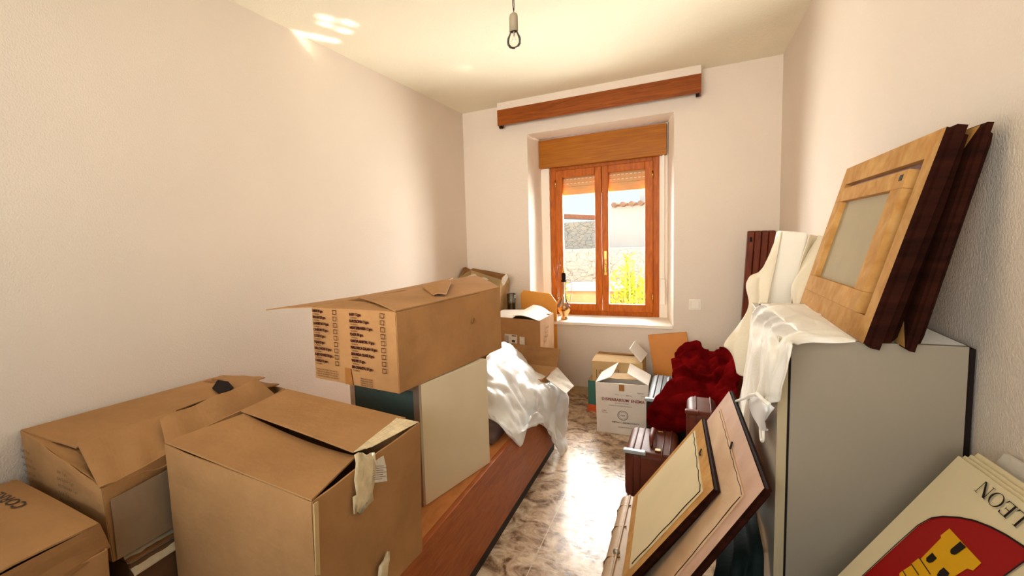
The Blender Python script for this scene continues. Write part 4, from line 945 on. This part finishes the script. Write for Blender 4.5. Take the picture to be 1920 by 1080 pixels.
# serif letters: unit cell height 1, baseline along the reading direction
def ser(bm, polys, O, X, Y, hgt):
    for q in polys: poly(bm, [O+X*(a*hgt)+Y*(b*hgt)+nS*.002 for a, b in q], nS, off=0)
tk, th = .13, .05
def R_(x0, y0, x1, y1): return [(x0, y0), (x1, y0), (x1, y1), (x0, y1)]
LN = [R_(.10, 0, .15, 1), [(.02, 1), (.24, 1), (.86, .0), (.72, 0)], R_(.80, 0, .85, 1), R_(0, 0, .26, .035), R_(.68, .965, .98, 1), R_(0, .965, .2, 1)]
LE = [R_(.08, 0, .22, 1), R_(0, 0, .68, .045), R_(0, .955, .64, 1), R_(.2, .49, .5, .54), [(.68, 0), (.72, .24), (.66, .2), (.58, .045)], [(.64, 1), (.66, .78), (.61, .82), (.54, .955)], R_(.47, .40, .5, .63)]
LL = [R_(.08, 0, .22, 1), R_(0, .965, .32, 1), R_(0, 0, .66, .045), [(.66, 0), (.72, .27), (.67, .22), (.56, .045)]]
LO = []
for k in range(28):
    a0, a1 = 2*math.pi*k/28, 2*math.pi*(k+1)/28
    f = lambda a, rx, ry: (.5+rx*math.cos(a), .5+ry*math.sin(a))
    LO.append([f(a0, .47, .52), f(a1, .47, .52), f(a1, .34, .48), f(a0, .34, .48)])
nBL = SP(1869.5, 918.5); nBR = SP(1853.9, 905.6); nTR = SP(1832.5, 923.7)
rd = (nBR-nBL).normalized(); ud = (nTR-nBR); ud = (ud-rd*ud.dot(rd)); hL = ud.length*1.0; ud.normalize()
adv = (nBR-nBL).length/.80/hL
bm = bmesh.new(); O = nBL-rd*.08*hL
wsc = (nBR-nBL).length/(.72*hL)
for P_, shift in ((LN, 0), (LO, -1.03), (LE, -1.78), (LL, -2.55)):
    ser(bm, P_, O+rd*(shift*hL*wsc), rd*wsc, ud, hL)
link('lettering', bm, INKB, sg)
# ------------------------------------------------------------------ outside
S_box('ground_outside', (-14, 5.4, -1.2), (12, 30, -1.0), EARTH)
nb1 = thing('neighbour_house', (1.2, 13, -1.0), 'white rendered house with tiled eaves seen through the right sash', 'house')
bm = bmesh.new(); box(bm, (-1.56, 12.0, -1.0), (6, 17, 2.0)); link('wall', bm, STUCCO, nb1)
bm = bmesh.new(); hexa(bm, [V(-1.5, 11.9, 2.0), V(6, 11.9, 2.0), V(6, 17.2, 2.0), V(-1.5, 17.2, 2.0)], [V(-1.5, 11.9, 2.03), V(6, 11.9, 2.03), V(6, 17.2, 2.03), V(-1.5, 17.2, 2.03)]); link('roof', bm, BRIST, nb1)
bm = bmesh.new()
x = -1.44
while x < 2:
    tube(bm, [(x, 11.75, 2.03), (x, 13.5, 2.05)], .055, 10); x += .17
link('roof_tiles', bm, mat('weathered_tile', (168, 132, 106), .9, .15, 20), nb1)
bm = bmesh.new(); box(bm, (-1.0, 12.6, 2.0), (-.85, 12.8, 2.5)); link('chimney', bm, STUCCO, nb1)
nb2 = thing('stone_house', (-4, 13, -1.0), 'rubble stone outbuilding with clay tile roof seen through the left sash', 'house')
bm = bmesh.new(); box(bm, (-9, 12.3, -1.0), (-1.62, 16, 1.72)); link('wall', bm, STONE, nb2)
bm = bmesh.new(); hexa(bm, [V(-9, 12.2, 2.5), V(-1.62, 12.2, 1.72), V(-1.62, 16, 1.72), V(-9, 16, 2.5)], [V(-9, 12.2, 2.6), V(-1.62, 12.2, 1.82), V(-1.62, 16, 1.82), V(-9, 16, 2.6)]); link('roof', bm, BRIST, nb2)
bm = bmesh.new(); box(bm, (-8, 9.9, -1.0), (7, 10.25, 1.16)); o = link('garden_wall', bm, STONE); tag(o, 'rubble stone garden wall outside the window', 'garden wall')
pd = thing('garden_shed', (-1.9, 8.4, -1.0), 'low brick outhouse with white slab roof outside the left sash', 'outhouse')
bm = bmesh.new(); box(bm, (-1.72, 8.2, -1.0), (-.9, 9.0, .58)); link('wall', bm, mat('brick_red', (196, 140, 104), .9, .1, 8), pd)
bm = bmesh.new(); box(bm, (-1.78, 8.1, .58), (-.86, 9.05, .63)); link('roof_slab', bm, STUCCO, pd)
def shrub(name, label, c, h, w, n, m, seed):
    rnd = random.Random(seed); t = thing(name, c, label, 'shrub')
    bm = bmesh.new(); bs = bmesh.new()
    for i in range(n):
        a = rnd.uniform(0, 6.28); r = rnd.random()*w*.5; hh = h*rnd.uniform(.55, 1.0)*(1-.5*(r/(w*.5))**2)
        base = Vector(c)+V(r*.5*math.cos(a), r*.5*math.sin(a), 0); tip = Vector(c)+V(r*1.2*math.cos(a), r*1.2*math.sin(a), hh)
        tube(bs, [base, (base+tip)/2+V(rnd.uniform(-.04, .04), 0, 0), tip], [.008, .006, .002], 4)
        for k in range(34):
            f = .25+.75*k/34; p = base.lerp(tip, f); b2 = rnd.uniform(0, 6.28); l = rnd.uniform(.06, .11)
            d = V(math.cos(b2)*.7, math.sin(b2)*.7, rnd.uniform(.3, .9)).normalized(); s = d.orthogonal().normalized()*.012
            q = [p, p+d*l*.5+s, p+d*l, p+d*l*.5-s]; bm.faces.new([bm.verts.new(v) for v in q])
    link('foliage', bm, m, t); link('stems', bs, EARTH, t)
shrub('garden_shrub', 'tall yellow-green shrub outside the right window sash', (-.74, 7.6, -1.0), 2.2, .85, 190, LEAF, 1)
shrub('garden_shrub', 'paler bushy shrub in front of the low outhouse outside the left sash', (-1.62, 7.45, -1.0), 1.85, .5, 80, LEAF2, 2)

# ------------------------------------------------------------------ light
w = bpy.data.worlds.new('sky'); S.world = w; w.use_nodes = True; nt = w.node_tree; N = nt.nodes; L = nt.links
bg = N['Background']; tcw = N.new('ShaderNodeTexCoord'); sx = N.new('ShaderNodeSeparateXYZ'); L.new(tcw.outputs['Generated'], sx.inputs[0])
cr = N.new('ShaderNodeValToRGB'); e = cr.color_ramp.elements
e[0].position = 0; e[0].color = (.74, .93, 1.0, 1); e[1].position = .6; e[1].color = (.55, .76, 1.0, 1)
L.new(sx.outputs[2], cr.inputs[0]); L.new(cr.outputs[0], bg.inputs[0]); bg.inputs[1].default_value = 1.15
def lamp(name, kind, loc, target, power, col, **k):
    l = bpy.data.lights.new(name, kind); l.energy = power; l.color = col
    for a, b in k.items(): setattr(l, a, b)
    o = bpy.data.objects.new(name, l); COL.objects.link(o); o.location = loc
    o.rotation_euler = (Vector(target)-Vector(loc)).to_track_quat('-Z', 'Y').to_euler(); return o
lamp('sun', 'SUN', (-.3, 6, 3), V(-.3, 6, 3)+V(-.46, -.9, -.86), 9, (1, .86, .62), angle=math.radians(1.2))
# assumed daylight: lamp added in the unseen doorway behind the camera
lamp('assumed_doorway_daylight', 'AREA', (-.7, YF-.22, 1.85), (-.7, 4.7, 2.3), 24, (1, .90, .78), shape='RECTANGLE', size=2.0, size_y=1.0, spread=math.radians(70))
# sky light through the window
lamp('window_daylight', 'AREA', (-.74, 5.9, 2.0), (-.74, 3.0, .9), 760, (1, .95, .86), shape='RECTANGLE', size=2.6, size_y=2.0)
lamp('ground_bounce_fill', 'AREA', (-.74, 6.3, .2), (-.74, 3.6, 2.4), 470, (1, .93, .80), shape='RECTANGLE', size=2.4, size_y=1.2)  # added upward lamp to brighten the ceiling, standing in for light off the ground
# narrow spot lamps added outside, standing in for reflected sun glints on the ceiling
for (tx, ty, en, sz) in ((-1.64, 2.39, 2200, 1.1), (-1.70, 2.27, 2200, 1.1), (-1.75, 2.33, 1800, 1.0), (-1.72, 2.46, 2200, 1.0), (-1.95, 2.33, 2000, 1.1), (-1.90, 2.43, 2600, 1.2), (-1.86, 2.52, 2200, 1.1), (-1.83, 3.6, 2600, 3.2), (-1.42, 3.5, 2600, 3.2), (-1.70, 3.75, 2000, 2.6), (-1.48, 4.50, 2600, 1.2)):
    lamp('added_glint_spot', 'SPOT', (-.95, 5.6, .62), (tx, ty, ZC), en, (1, .93, .74), spot_size=math.radians(sz), spot_blend=.8, shadow_soft_size=.02)
S.cycles.max_bounces = 8; S.cycles.diffuse_bounces = 5; S.cycles.transparent_max_bounces = 12; S.cycles.use_denoising = True
S.cycles.caustics_reflective = False; S.cycles.caustics_refractive = False; S.cycles.sample_clamp_indirect = 8
S.view_settings.exposure = 0.2
